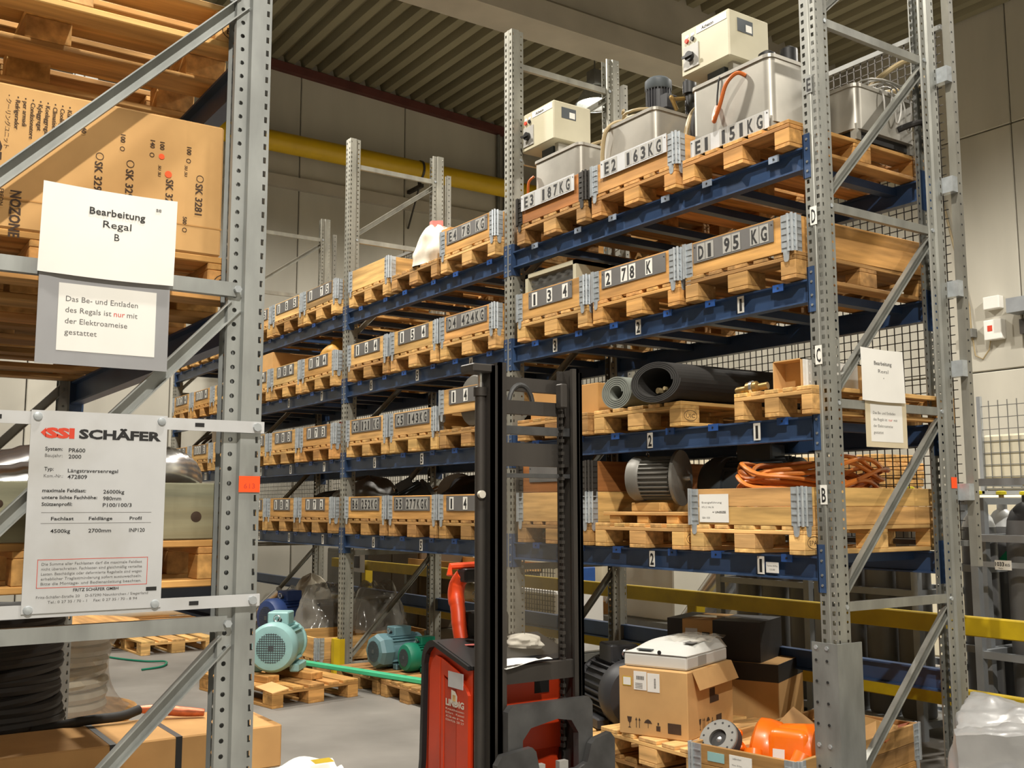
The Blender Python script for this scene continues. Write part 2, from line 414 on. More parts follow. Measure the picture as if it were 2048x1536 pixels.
# ------------------------------------------------------------------ pallet rack hardware
HP = .0455                                        # hole pitch
def upright_mesh(h):
    """omega profile upright, front at y=0 facing -y, real holes"""
    B = mb('galv'); n = int(h/HP)
    def strip(p, e, w, holes):                    # p start, e direction in plan, w width, holes: (rx, rz, kind) or None
        p = Vector(p); e = Vector(e)
        for k in range(n):
            z0, z1 = k*HP, (k+1)*HP if k < n-1 else h
            if holes is None: continue
            rx, rz, rnd = holes; c = p+e*(w/2); zc = (z0+z1)/2
            O = [(0,z0),(w/2,z0),(w,z0),(w,zc),(w,z1),(w/2,z1),(0,z1),(0,zc)]
            q = .7 if rnd else 1.
            I = [(w/2-rx*q,zc-rz*q),(w/2,zc-rz),(w/2+rx*q,zc-rz*q),(w/2+rx,zc),(w/2+rx*q,zc+rz*q),(w/2,zc+rz),(w/2-rx*q,zc+rz*q),(w/2-rx,zc)]
            vs = [p+e*a+Vector((0,0,b)) for a, b in O+I]
            B.add(vs, [(i, (i+1) % 8, 8+(i+1) % 8, 8+i) for i in range(8)])
        if holes is None: B.add([p, p+e*w, p+e*w+Vector((0,0,h)), p+Vector((0,0,h))], [(0,1,2,3)])
    X, Y = (1,0,0), (0,1,0)
    strip((-.05,0,0), X, .040, (.0085, .011, 0)); strip((.010,0,0), X, .040, (.0085, .011, 0))
    B.add([(-.010,0,0),(-.006,-.004,0),(.006,-.004,0),(.010,0,0),(-.010,0,h),(-.006,-.004,h),(.006,-.004,h),(.010,0,h)], [(0,1,5,4),(1,2,6,5),(2,3,7,6)])
    for s in (-1, 1):
        strip((s*.05,0,0), Y, .026, (.0045, .010, 0)); strip((s*.05,.026,0), Y, .040, None)
        B.add([(s*.05,.066,0),(s*.036,.072,0),(s*.036,.072,h),(s*.05,.066,h)], [(0,1,2,3)])
        strip((s*.036,.072,0), Y, .042, (.0075, .0075, 1))
        B.add([(s*.036,.114,0),(s*.026,.118,0),(s*.026,.118,h),(s*.036,.114,h)], [(0,1,2,3)])
    return B.mesh('upright', fix=False)
UP_H = 5.13
UPR = upright_mesh(UP_H)
def channel(B, p0, p1, w=.045, d=.028, out=(1,0,0)):
    """C channel brace: web towards `out`"""
    p0 = Vector(p0); p1 = Vector(p1); a = (p1-p0).normalized(); o = Vector(out); s = a.cross(o).normalized()
    sec = [(-w/2, 0), (-w/2, d), (w/2, d), (w/2, 0), (w/2-.004, 0), (w/2-.004, d-.004), (-w/2+.004, d-.004), (-w/2+.004, 0)]
    n = len(sec); vs = [p0+s*u+o*v for u, v in sec] + [p1+s*u+o*v for u, v in sec]
    B.add(vs, [(i, (i+1) % n, n+(i+1) % n, n+i) for i in range(n)] + [(0,1,6,7), (1,2,5,6), (2,3,4,5), (8,15,14,9), (9,14,13,10), (10,13,12,11)])
    return B
def beam_mesh(L):
    hw, h = .029, .12
    sec = [(-hw,0),(hw,0),(hw,.009),(.004,.013),(.004,h-.013),(hw,h-.009),(hw,h),(-hw,h),(-hw,h-.009),(-.004,h-.013),(-.004,.013),(-hw,.009)]
    B = mb('beam_blue')
    vs = [(-L/2, y, z-h) for y, z in sec] + [(L/2, y, z-h) for y, z in sec]; n = 12
    B.add(vs, [(i, (i+1) % n, n+(i+1) % n, n+i) for i in range(n)] + [tuple(range(n-1, -1, -1)), tuple(range(n, 2*n))])
    return B.mesh('beam')
BEAM = beam_mesh(2.70)
def connector_mesh():
    B = mb('beam_blue'); B.box(-.042, .004, -.036, -.031, -.175, .06); B.box(-.001, .006, -.036, .034, -.175, .06)
    B.use('galv')
    for z in (.03, -.02, -.09, -.14): B.cyl((-.022, -.040, z), (-.022, -.035, z), .007, n=6)
    return B.mesh('connector')
CONN = connector_mesh()
def bar_mesh(m):
    B = mb(m); B.box(-.036, .036, -.038, -.032, -.034, .004); B.box(-.036, .036, -.036, .03, .0005, .005)
    B.use('beam_blue'); B.box(-.03, .03, .03, 1.0, -.05, -.004)
    B.use('ink'); B.cyl((0, -.041, -.015), (0, -.0375, -.015), .006, n=6)
    return B.mesh('depth_bar')
BAR = {False: bar_mesh('clip_blue'), True: bar_mesh('clip_pale')}
def brace_set(root, x, yf, yb, zs, color, flip=1):
    """horizontals at zs and diagonals between them: high at the far upright"""
    for z in zs: obj('horizontal_brace', channel(mb('galv'), (x, yf, z), (x, yb, z), .045, .028), root, color=color)
    for a, b in zip(zs, zs[1:]):
        obj('diagonal_brace', channel(mb('galv'), (x+.026, yf, a+.06), (x+.026, yb, b-.05), .045, .030, (-1, 0, 0)), root, color=color)
        for y, z in ((yf, a), (yb, b)):
            obj('bolt', mb('bright_zinc').cyl((x+.03, y, z), (x+.042, y, z), .012, n=6), root)
LEV = {'B': 1.295, 'C': 1.997, 'D': 2.701, 'E': 3.403}
BAYC = [-.05-1.40-2.8*k for k in range(4)]             # bay centres
SLOT = {}
for k in range(4):
    for j, d in enumerate((-.54, -1.39, -2.25)): SLOT[3*k+j+1] = -2.8*k + d
RD = 1.05
rackA = thing('pallet_rack', 'long blue and galvanised pallet rack filled with wooden crates', 'pallet rack', (0, 0, 0))
for k in range(5):
    x = -.05-2.8*k
    tint = (1.12, 1.08, .98) if k else (1.0, .99, .95)
    obj('upright', UPR, rackA, (x, 0, 0), color=tint); obj('upright', UPR, rackA, (x, RD, 0), (0, 0, PI), color=tint)
    brace_set(rackA, x, .09, RD-.09, (.10, 1.12, 2.12, 3.13, 4.12, 4.86) if k else (.10, 1.05, 2.06, 3.08, 4.08, 4.95), tint)
    for yy in (.05, RD-.05): obj('base_plate', mb('galv').box(x-.08, x+.08, yy-.08, yy+.08, 0, .012), rackA)
def sticker(parent, txt, x, z, y=-.031):
    w = .042*len(txt)+.006
    B = mb('tile_white'); B.box(x-w/2, x+w/2, y-.001, y, z-.046, z+.046)
    B.use('ink'); type_on(B, txt, (x, y-.0018, z-.034), EXF, EYF, .068, width=.031*len(txt) if txt != '1' else .018, align='C', bold=.03)
    return obj('number_sticker', B.mesh('number_sticker', fix=False), parent)
for li, (lv, z) in enumerate(LEV.items()):
    for k in range(4):
        for yy, fr in ((.032, True), (RD-.032, False)):
            b = obj('beam', BEAM, rackA, (BAYC[k], yy, z))
            if not fr: b.rotation_euler = (0, 0, PI)
            for s in (1, -1):
                c = obj('connector', CONN, b, (s*1.35, 0, 0))
                if s == 1: c.scale = (-1, 1, 1)
            if fr and lv != 'E':
                for j in range(3):
                    n = 3*k+j+1; dx = SLOT[n]-BAYC[k] + (.06 if lv != 'D' else -.03)
                    sticker(b, str(n), dx, -.058)
            if fr and lv == 'B' and k == 0:
                B = mb('paper'); B.box(1.005, 1.09, -.0312, -.0302, -.095, -.04); B.use('ink_grey')
                type_on(B, 'Fachlast 4500kg', (1.0475, -.0318, -.062), EXF, EYF, .008, width=.07, align='C'); type_on(B, '15.00', (1.0475, -.0318, -.082), EXF, EYF, .009, width=.035, align='C')
                obj('load_label', B.mesh('load_label', fix=False), b)
        for j in range(3):
            for s in (-.26, .24):
                obj('depth_bar', BAR[lv == 'E' and k == 0], rackA, (SLOT[3*k+j+1]+s, .032, z))
# level letters on the first upright
for lt, z in (('B', 1.60), ('C', 2.30), ('D', 3.02), ('E', 3.72)):
    B = mb('tile_white') if lt != 'E' else mb('galv')
    B.box(-.071, -.029, -.0062, -.005, z-.048, z+.048); B.use('ink'); type_on(B, lt, (-.05, -.0068, z-.036), EXF, EYF, .072, width=.026, align='C', bold=.02)
    obj('level_letter', B.mesh('level_letter', fix=False), rackA)
# column guards
g = obj('column_guard', mb('galv').prism([(-.125, -.045), (.028, -.045), (.028, .14), (.020, .14), (.020, -.037), (-.125, -.037)], 'z', 0, .885), rackA, color=(.92, .94, .95))
for z in (.86, .80, .70, .60, .50, .40, .30, .2):
    for x in (-.10, -.035): obj('bolt', mb('ink' if z not in (.86, .4) else 'bright_zinc').cyl((x, -.049, z), (x, -.044, z), .007 if z not in (.86, .4) else .011, n=6), g)
for k in (1, 2, 3, 4):
    x = -.05-2.8*k
    obj('foot_guard', mb('rail_yellow').prism([(x-.07, -.03), (x-.03, -.07), (x+.03, -.07), (x+.07, -.03), (x+.07, .02), (x+.062, .02), (x+.062, -.025), (x-.062, -.025), (x-.062, .02), (x-.07, .02)], 'z', 0, .34), rackA)
obj('foot_guard', mb('rail_yellow').box(.0, .012, RD-.02, RD+.05, 0, .32), rackA)
# back of the rack: wire mesh with posts
def wire_mesh(x0, x1, y, z0, z1, step=.052, r=.0024):
    B = mb('mesh_wire'); n = int((x1-x0)/step)
    for i in range(n+1): B.box(x0+i*step-r, x0+i*step+r, y-r, y+r, z0, z1)
    n = int((z1-z0)/step)
    for i in range(n+1): B.box(x0, x1, y+r, y+3*r, z0+i*step-r, z0+i*step+r)
    return B
ms = thing('mesh_screen', 'dark wire mesh screen behind the blue rack', 'mesh screen', (0, 0, 0))
for k in range(4):
    w_ = obj('wire_mesh', wire_mesh(-2.8*k-2.75, -2.8*k-.02, 1.13, 1.36, 4.31), ms); w_['kind'] = 'stuff'
    for z in (1.34, 4.32): obj('screen_rail', mb('mesh_frame').box(-2.8*k-2.77, -2.8*k, 1.115, 1.145, z-.015, z+.015), ms)
PPOST = mb('galv')
for z in [1.26+i*.06 for i in range(62)]: PPOST.use('ink').cyl((.0215, .02, z), (.0225, .02, z), .006, n=6, caps=True)
PPOST.use('galv').box(-.024, .021, .0, .045, 1.22, 4.95)
PPM = PPOST.mesh('screen_post')
for k in range(5): obj('screen_post', PPM, ms, (.045-2.8*k if k == 0 else -.03-2.8*k, 1.10, 0), color=(1.05, 1.0, .92))
for z in (1.62, 2.3, 2.75, 3.35, 4.0, 4.72): obj('screen_clamp', mb('bright_zinc').box(-.02, .066, 1.052, 1.10, z-.045, z+.045), ms)
# floor level guard beams at the back of the rack
for k in range(4): obj('floor_guard_beam', BEAM, rackA, (BAYC[k], RD-.03, .66))
# ---------------- rack B (left foreground)
XB, YB = .20, -3.0
rackB = thing('pallet_rack', 'grey rack end frame with sign plates in the left foreground', 'pallet rack', (0, 0, 0))
tb = (1.22, 1.25, 1.28)
for x in (XB-.05, XB-.05-2.62):
    obj('upright', UPR, rackB, (x, YB, 0), (0, 0, PI), color=tb); obj('upright', UPR, rackB, (x, YB-1.05, 0), color=tb)
    brace_set(rackB, x+.02, YB-1.05+.09, YB-.09, (.20, 1.190, 2.225, 3.235, 4.24), tb)
LB = {'0': .28, '1': 1.295, '2': 2.20, '3': 3.055}
for z in LB.values():
    for yy in (YB-.032, YB-1.05+.032):
        for bx in (XB-.05-1.31,):
            b = obj('beam', BEAM, rackB, (bx, yy, z), scale=(.932, 1, 1))
            if yy > -3.5: b.rotation_euler = (0, 0, PI)
            for s in (1, -1):
                c = obj('connector', CONN, b, (s*1.35, 0, 0))
                if s == 1: c.scale = (-1, 1, 1)
# sign plate on two flat bars
sg = thing('load_sign', 'aluminium load plate on two flat bars across the rack end', 'sign', (XB+.012, 0, 0))
for z in (1.790, 1.258): 
    b = obj('flat_bar', mb('sign_alu').box(0, .006, -4.1, YB+.004, z-.018, z+.018), sg)
    for y in (YB-.02, -3.76, -3.20): obj('bolt' if y == YB-.02 else 'slot', (mb('bright_zinc').cyl((.006, y, z), (.015, y, z), .013, n=8) if y == YB-.02 else mb('ink').box(.006, .0068, y-.014, y+.014, z-.006, z+.006)), b)
pl = obj('sign_plate', mb('sign_alu').box(.0065, .010, -3.672, -3.298, 1.252, 1.812), sg)
for y in (-3.655, -3.315):
    for z in (1.795, 1.262): obj('screw', mb('bright_zinc', True).lathe([(.013, 0), (.011, .005), (.004, .007)], 10, (.010, y, z), (1, 0, 0)), sg)
xs = .0106
def SG(lines, m): 
    lettering(sg, [(t, (xs, y, z), h, kw) for t, y, z, h, kw in lines], m, EXS, EYS)
SG([('SCHÄFER', -3.545, 1.737, .026, dict(width=.230, bold=.045))], 'ink')
B = mb('ink_red')        # red arrow head and the three block letters of the logo
B.add([(xs, -3.646, 1.750), (xs, -3.632, 1.764), (xs, -3.632, 1.737)], [(0, 1, 2)])
type_on(B, 'SSI', (xs, -3.634, 1.737), EXS, EYS, .027, width=.077, bold=.06)
obj('logo', B.mesh('logo', fix=False), sg)
dk = dict(bold=.012)
SG([('System:', -3.632, 1.700, .0105, dict(width=.046, bold=.015)), ('PR600', -3.570, 1.697, .0115, dict(width=.044, **dk)), ('2000', -3.570, 1.679, .0115, dict(width=.034, **dk)),
    ('Typ:', -3.632, 1.644, .0105, dict(bold=.012)), ('Längstraversenregal', -3.570, 1.640, .0105, dict(width=.136, **dk)), ('472809', -3.570, 1.622, .0115, dict(width=.052, **dk)),
    ('maximale Feldlast:', -3.634, 1.584, .0100, dict(width=.115, bold=.018)), ('26000kg', -3.472, 1.581, .0110, dict(width=.058, **dk)),
    ('untere lichte Fachhöhe:', -3.634, 1.565, .0100, dict(width=.146, bold=.018)), ('980mm', -3.472, 1.562, .0110, dict(width=.050, **dk)),
    ('Stützenprofil:', -3.634, 1.546, .0100, dict(width=.080, bold=.018)), ('P100/100/3', -3.472, 1.543, .0110, dict(width=.080, **dk)),
    ('Fachlast', -3.608, 1.506, .0095, dict(width=.060, bold=.018)), ('Feldlänge', -3.508, 1.506, .0095, dict(width=.064, bold=.018)), ('Profil', -3.396, 1.506, .0095, dict(width=.034, bold=.018)),
    ('4500kg', -3.608, 1.471, .0110, dict(width=.052, **dk)), ('2700mm', -3.508, 1.471, .0110, dict(width=.062, **dk)), ('INP120', -3.396, 1.471, .0110, dict(width=.044, **dk)),
    ('FRITZ SCHÄFER GMBH', -3.480, 1.308, .0085, dict(width=.122, bold=.015, align='C'))], 'ink')
SG([('Baujahr:', -3.632, 1.682, .0095, dict(width=.046)), ('Kom.-Nr.:', -3.632, 1.625, .0095, dict(width=.050)),
    ('Fritz-Schäfer-Straße 20    D-57290 Neunkirchen / Siegerland', -3.636, 1.292, .0075, dict(width=.300)), ('Tel.: 0 27 35 / 70 - 1    Fax: 0 27 35 / 70 - 8 94', -3.606, 1.278, .0075, dict(width=.240))] +
   [(t, -3.626, 1.382-.0135*i, .0080, dict(width=.270)) for i, t in enumerate(('Die Summe aller Fachlasten darf die maximale Feldlast', 'nicht überschreiten. Fachlasten sind gleichmäßig verteilte',
    'Lasten. Beschädigte oder deformierte Regalteile sind wegen', 'erheblicher Traglastminderung sofort auszuwechseln.', 'Bitte die Montage- und Bedienanleitung beachten.'))], 'ink_grey')
B = mb('ink_red')
for (y0, y1, z0, z1) in ((-3.637, -3.340, 1.397, 1.3985), (-3.637, -3.340, 1.320, 1.3215), (-3.637, -3.6355, 1.320, 1.3985), (-3.3415, -3.340, 1.320, 1.3985)): B.add([(xs, y0, z0), (xs, y1, z0), (xs, y1, z1), (xs, y0, z1)], [(0,1,2,3)])
obj('frame_line', B.mesh('frame_line', fix=False), sg)
B = mb('ink_grey')
for (y0, y1, z0, z1) in ((-3.634, -3.335, 1.527, 1.528), (-3.634, -3.335, 1.497, 1.498)): B.add([(xs, y0, z0), (xs, y1, z0), (xs, y1, z1), (xs, y0, z1)], [(0,1,2,3)])
B.use('ink').add([(xs, -3.342, 1.312), (xs, -3.312, 1.312), (xs, -3.312, 1.301), (xs, -3.342, 1.301)], [(0,1,2,3)])
obj('rule_line', B.mesh('rule_line', fix=False), sg)
def curled(m, y0, y1, z0, z1, x, amp):
    return mb(m, True).grid(lambda u, v: (x + amp*(math.sin(v*PI)*.3 + (1-v)**2*(1 if u > .1 else .6)*.8), y0+(y1-y0)*u + .006*(v-.5), z0+(z1-z0)*v - .004*math.sin(u*PI)), 12, 10)
# "Bearbeitung Regal B" sheet over the notice card
cd_ = thing('notice_card', 'grey card with white printed notice below the Regal B sheet', 'notice', (XB+.02, 0, 0))
obj('card', mb('card_grey').box(0, .002, -3.672, -3.306, 1.945, 2.225), cd_)
obj('sheet', mb('paper').box(.002, .003, -3.618, -3.345, 1.985, 2.180), cd_)
ck = .0034
lettering(cd_, [('Das Be- und Entladen', (ck, -3.598, 2.128), .0165, dict(width=.200)), ('des Regals ist', (ck, -3.598, 2.096), .0165, dict(width=.126)), ('mit', (ck, -3.428, 2.096), .0165, dict(width=.030)),
                ('der Elektroameise', (ck, -3.598, 2.064), .0165, dict(width=.172)), ('gestattet', (ck, -3.598, 2.032), .0165, dict(width=.088))], 'ink_grey', EXS, EYS)
lettering(cd_, [('nur', (ck, -3.465, 2.096), .0165, dict(width=.031))], 'ink_red', EXS, EYS)
sh = thing('rack_name_sheet', 'white laminated sheet reading Bearbeitung Regal B', 'notice', (XB+.026, 0, 0))
obj('sheet', curled('paper', -3.676, -3.297, 2.205, 2.470, 0, .010), sh)
lettering(sh, [('Bearbeitung', (.0052, -3.468, 2.392), .021, dict(width=.158, align='C', bold=.012)), ('Regal', (.0056, -3.468, 2.356), .022, dict(width=.080, align='C')), ('B', (.0062, -3.468, 2.320), .022, dict(align='C'))], 'ink', EXS, EYS)
lettering(sh, [('ae', (.0038, -3.358, 2.428), .013, dict(bold=.02))], 'ink_grey', EXS, EYS, 'logo')
t = solo('price_tag', mb('fluo_red').box(0, .0015, -3.068, -3.0, 1.588, 1.638), 'fluorescent red lot tag on the left rack upright', 'tag', (XB+.0025, 0, 0))
lettering(t, [('613', (.0019, -3.052, 1.600), .016, dict(width=.036))], 'ink_red', EXS, EYS)
# same sheets on the end of rack A
sh = thing('rack_name_sheet', 'white sheet reading Bearbeitung Regal A on the blue rack end', 'notice', (-.022, 0, 0))
obj('sheet', curled('paper', .272, .625, 2.085, 2.362, .01, .012), sh)
lettering(sh, [('Bearbeitung', (.0150, .45, 2.275), .021, dict(width=.145, align='C', bold=.01)), ('Regal', (.0155, .45, 2.232), .022, dict(width=.085, align='C')), ('A', (.0165, .45, 2.190), .022, dict(align='C'))], 'ink_grey', EXS, EYS)
cd_ = thing('notice_card', 'buff card with white printed notice below the Regal A sheet', 'notice', (-.0205, 0, 0))
obj('card', mb('card_buff').box(0, .002, .305, .648, 1.846, 2.095), cd_); obj('sheet', mb('paper').box(.002, .003, .345, .61, 1.875, 2.07), cd_)
lettering(cd_, [('Das Be- und Entladen', (ck, .365, 2.018), .0155, dict(width=.185)), ('des Regals ist', (ck, .365, 1.984), .0155, dict(width=.115)), ('mit', (ck, .535, 1.984), .0155, dict(width=.03)), ('der Elektroameise', (ck, .365, 1.950), .0155, dict(width=.16)), ('gestattet', (ck, .365, 1.916), .0155, dict(width=.08))], 'ink_grey', EXS, EYS)
lettering(cd_, [('nur', (ck, .492, 1.984), .0155, dict(width=.032))], 'ink_red', EXS, EYS)
solo('price_tag', mb('fluo_red').box(0, .0015, 0, .05, 0, .06), 'fluorescent red tag on the rear upright of the blue rack', 'tag', (.0025, .99, 1.64))
# ------------------------------------------------------------------ pallets and collars
def pm(name, sx, sy, sz, ax): return mb('wood_'+ax).rbox(-sx/2, sx/2, -sy/2, sy/2, 0, sz, .003, 1).mesh(name)
PW = {'deck_w': pm('deck_board', .145, 1.2, .022, 'y'), 'deck_n': pm('deck_board', .10, 1.2, .022, 'y'), 'cross': pm('cross_board', .8, .145, .022, 'x'),
      'blk_w': pm('block', .145, .145, .078, 'x'), 'blk_n': pm('block', .10, .145, .078, 'x'), 'bot_n': pm('bottom_board', .10, 1.2, .022, 'y'), 'bot_w': pm('bottom_board', .145, 1.2, .022, 'y')}
NEW = (1.0, .97, .90); ORA = (.93, .80, .66); OLD = (.66, .60, .54); GREY = (.56, .56, .55); PALE = (1.14, 1.15, 1.14); RED = (.60, .40, .30)
def jit(c, a=.13):
    k = 1+random.uniform(-a, a); return tuple(max(.05, v*k*(1+random.uniform(-.03, .03))) for v in c)
def pallet(loc, label, rz=0., col=NEW, group='euro pallets', scale=None, stamp=None):
    t = thing('euro_pallet', label, 'pallet', loc, rz, group)
    if scale: t.scale = scale
    def p(k, n, x, y, z): return obj(n, PW[k], t, (x, y, z), color=jit(col))
    for x, k in ((-.35, 'bot_n'), (0, 'bot_w'), (.35, 'bot_n')):
        p(k, 'bottom_board', x, 0, 0)
        for y in (-.5275, 0, .5275):
            b = p('blk_w' if x == 0 else 'blk_n', 'block', x, y, .022)
            if stamp and x == .35 and y == (-.5275 if stamp != 'EPA' else .5275):
                B = mb('print_brown'); xx = .0506
                type_on(B, stamp, (xx, 0, .027), EXS, EYS, .024, width=.07, align='C')
                n = 20
                for i in range(n):
                    a, c = 2*PI*i/n, 2*PI*(i+1)/n
                    B.add([(xx, math.cos(a)*.052, .039+math.sin(a)*.032), (xx, math.cos(c)*.052, .039+math.sin(c)*.032), (xx, math.cos(c)*.049, .039+math.sin(c)*.029), (xx, math.cos(a)*.049, .039+math.sin(a)*.029)], [(0,1,2,3)])
                obj('stamp', B.mesh('stamp', fix=False), b)
    for y in (-.5275, 0, .5275): p('cross', 'cross_board', 0, y, .100)
    for x, k in ((-.3275, 'deck_w'), (-.165, 'deck_n'), (0, 'deck_w'), (.165, 'deck_n'), (.3275, 'deck_w')): p(k, 'deck_board', x, 0, .122)
    return t
CH = .195
def hinge_mesh(m):
    """folding corner: two ribbed legs and a pin; corner at origin, legs along +x and +y, outer faces at x=0,y=0"""
    B = mb(m)
    B.box(.004, .070, -.004, 0, 0, CH); B.box(-.004, 0, .004, .070, 0, CH)
    for z in (.02, .055, .09, .125, .16):
        B.box(.006, .066, -.0075, -.003, z, z+.007); B.box(-.0075, -.003, .006, .066, z, z+.007)
    for o in ((.026, -.003), (-.003, .026)): B.cyl((o[0]-.006, o[1]-.006, -.002), (o[0]-.006, o[1]-.006, CH+.002), .007, n=6)
    B.cyl((-.002, -.002, -.004), (-.002, -.002, CH+.004), .008, n=6)
    B.prism([(.018, 0), (.058, 0), (.054, -.045), (.046, -.055), (.030, -.055), (.022, -.045)], 'y', -.006, -.002)
    B.prism([(.018, 0), (.058, 0), (.054, -.045), (.046, -.055), (.030, -.055), (.022, -.045)], 'x', -.006, -.002)
    return B.mesh('corner_hinge')
HINGE = {False: hinge_mesh('bright_zinc'), True: hinge_mesh('dark_steel')}
_cb = {}
def cboard(w, ax, planks):
    k = (round(w, 3), ax, planks)
    if k not in _cb:
        h = CH/planks
        _cb[k] = (mb('wood_x').rbox(-w/2, w/2, 0, .02, 0, h-.0015, .002, 1) if ax == 'x' else mb('wood_y').rbox(0, .02, -w/2, w/2, 0, h-.0015, .002, 1)).mesh('collar_board')
    return _cb[k]
def collar(loc, label, rz=0., col=NEW, plate=None, style='N', dark=False, size=(.80, 1.20), group='pallet collars', planks=1, wide=.60, tilt=0, px=0., full=True):
    t = thing('pallet_collar', label, 'collar', loc, rz, group)
    if tilt: t.rotation_euler = (tilt, 0, rz)
    w, d = size
    for k in range(planks):
        z = k*CH/planks
        c = jit(col)
        obj('end_board', cboard(w, 'x', planks), t, (0, -d/2, z), color=c); obj('end_board', cboard(w, 'x', planks), t, (0, d/2-.02, z), color=jit(col))
        obj('side_board', cboard(d-.04, 'y', planks), t, (w/2-.02, 0, z), color=jit(col)); obj('side_board', cboard(d-.04, 'y', planks), t, (-w/2, 0, z), color=jit(col))
    for sx, sy, r in ((-1, -1, 0), (1, -1, PI/2), (1, 1, PI), (-1, 1, -PI/2)):
        obj('corner_hinge', HINGE[dark], t, (sx*w/2, sy*d/2, 0), (0, 0, r))
    if plate: number_plate(t, plate, style, (px, -d/2-.001, CH-.068), wide)
    return t
def number_plate(t, txt, style, c, wide=.60, h=.115, pale=False):
    """grey plate with a row of digit tiles; txt cells are spread over the plate, '_' is an empty cell"""
    p = obj('number_plate', mb('sign_alu' if pale else 'plate_grey').box(-wide/2, wide/2, -.004, 0, -h/2, h/2), t, c)
    n = len(txt); cw = (wide-.06)/n; w = min(.062, cw*.96)
    for i, ch in enumerate(txt):
        if ch in '_ ': continue
        obj('digit_tile', tile_mesh(ch, style, round(w, 3), .096), p, (-wide/2+.03+cw*(i+.5), -.0042, 0))
    for s in (-1, 1): obj('nail', mb('ink').cyl((s*(wide/2-.012), -.006, .035), (s*(wide/2-.012), -.0035, .035), .004, n=6), p)
    return p
YC = .54                                             # centre of the pallets in depth (front at -.06)
LN = {'B': 'lowest', 'C': 'second', 'D': 'third', 'E': 'top'}
ORD = dict(enumerate('zeroth first second third fourth fifth sixth seventh eighth ninth tenth eleventh twelfth'.split()))
def place(lv, n): return '%s level, %s place from right' % (LN[lv], ORD[n])
def rack_pallet(lv, n, what, col=NEW, dx=0., stamp=None):
    return pallet((SLOT[n]+dx, YC, LEV[lv]+.0055), what, random.uniform(-.012, .012), col, 'euro pallets in the blue rack', stamp=stamp)
def rack_crate(lv, n, plate, style, col=NEW, pcol=None, dx=0., dark=False, read=None, planks=1, wide=.60, px=0.):
    rd = read or plate.replace('_', ' ').strip(); rd = ' '.join(rd.split())
    tone = {NEW: 'yellow', ORA: 'orange brown', OLD: 'darkened', GREY: 'weathered grey', PALE: 'pale', RED: 'reddish brown'}.get(col, 'yellow')
    rack_pallet(lv, n, 'pallet under the %s collar, %s' % (rd, place(lv, n)), pcol or col, dx)
    return collar((SLOT[n]+dx, YC, LEV[lv]+.1505), '%s collar reading %s, %s' % (tone, rd, place(lv, n)), random.uniform(-.01, .01), col, plate, style, dark, planks=planks, wide=wide, px=px)
# E level
rack_pallet('E', 1, 'wooden pallet under the tank marked E1 151KG', ORA)
for n, pt, c, dk in ((2, 'E2_163KG', ORA, False), (3, 'E3_187KG', RED, True)):
    rack_pallet('E', n, 'wooden pallet under the collar marked %s' % pt.replace('_', ' '), c if c != RED else OLD)
    t = collar((SLOT[n], YC, LEV['E']+.1505), '%s wooden collar around the steel tank marked %s' % ('orange brown' if n == 2 else 'reddish brown', pt.replace('_', ' ')), 0, c, None, dark=dk)
    number_plate(t, pt, 'G', (.02 if n == 2 else -.02, -.6085, CH-.05), .62, pale=True)
rack_crate('E', 4, 'E4_78_KG', 'G', ORA, NEW)
rack_pallet('E', 5, 'dark old pallet under the plastic bag', OLD)
rack_pallet('E', 6, 'wooden pallet under the collar without a plate on top level', NEW)
collar((SLOT[6], YC, LEV['E']+.1505), 'yellow wooden collar without a plate on the top level', 0, NEW)
rack_crate('E', 7, '1_75', 'N', GREY, NEW, read='1 7 5'); rack_crate('E', 8, '1_8_5', 'N', PALE, OLD, read='1 8 5'); rack_crate('E', 9, '1_9_5', 'N', NEW, read='1 9 5')
# D level
rack_crate('D', 1, 'D1_95_KG', 'G', ORA, OLD, px=-.02); rack_crate('D', 2, '2_78_K_', 'N', ORA, ORA, read='2 78 K'); rack_crate('D', 3, '1_3_4', 'N', ORA, NEW, wide=.50, read='1 3 4')
rack_crate('D', 4, 'D4_424KG', 'G', ORA, NEW); rack_crate('D', 5, '1_5_4', 'N', NEW, wide=.52, read='1 5 4'); rack_crate('D', 6, '1_6_4', 'N', NEW, OLD, wide=.52, read='1 6 4')
rack_crate('D', 7, '1_7_4', 'N', ORA, NEW, wide=.46, read='1 7 4'); rack_crate('D', 8, '1_8_4', 'N', PALE, NEW, wide=.46, read='1 8 4'); rack_crate('D', 9, '1_9_4', 'N', NEW, read='1 9 4')
for n, c in ((10, NEW), (11, ORA), (12, NEW)): rack_crate('D', n, '%d_4' % (100+n), 'N', c, wide=.5, read='1 %d 4' % n)
# C level
rack_pallet('C', 1, 'small wooden pallet under the open carton on the second level', NEW, dx=.225).scale = (.66, 1, 1); 
rack_pallet('C', 2, 'wooden pallet stamped UIC under the rubber roll', NEW, stamp='UIC')
rack_pallet('C', 3, 'wooden pallet under the tan box behind the stacker mast', OLD)
rack_pallet('C', 4, 'wooden pallet under the raised collar marked 1 4 3', OLD)
collar((SLOT[4], YC, LEV['C']+.27), 'orange brown collar hung over a grey barrel marked 1 4 3', 0, NEW, '1_4_3', 'N', wide=.50)
rack_crate('C', 5, 'C5_143KG', 'G', NEW); rack_crate('C', 6, 'C6_121_KG', 'G', NEW, wide=.58)
rack_crate('C', 7, '1_7_3', 'N', ORA, wide=.48, read='1 7 3'); rack_crate('C', 8, '1_8_3', 'N', NEW, wide=.48, read='1 8 3'); rack_crate('C', 9, '1_9_3', 'N', NEW, read='1 9 3')
for n, c in ((10, NEW), (11, NEW), (12, NEW)): rack_crate('C', n, '%d_3' % (100+n), 'N', c, wide=.5, read='1 %d 3' % n)
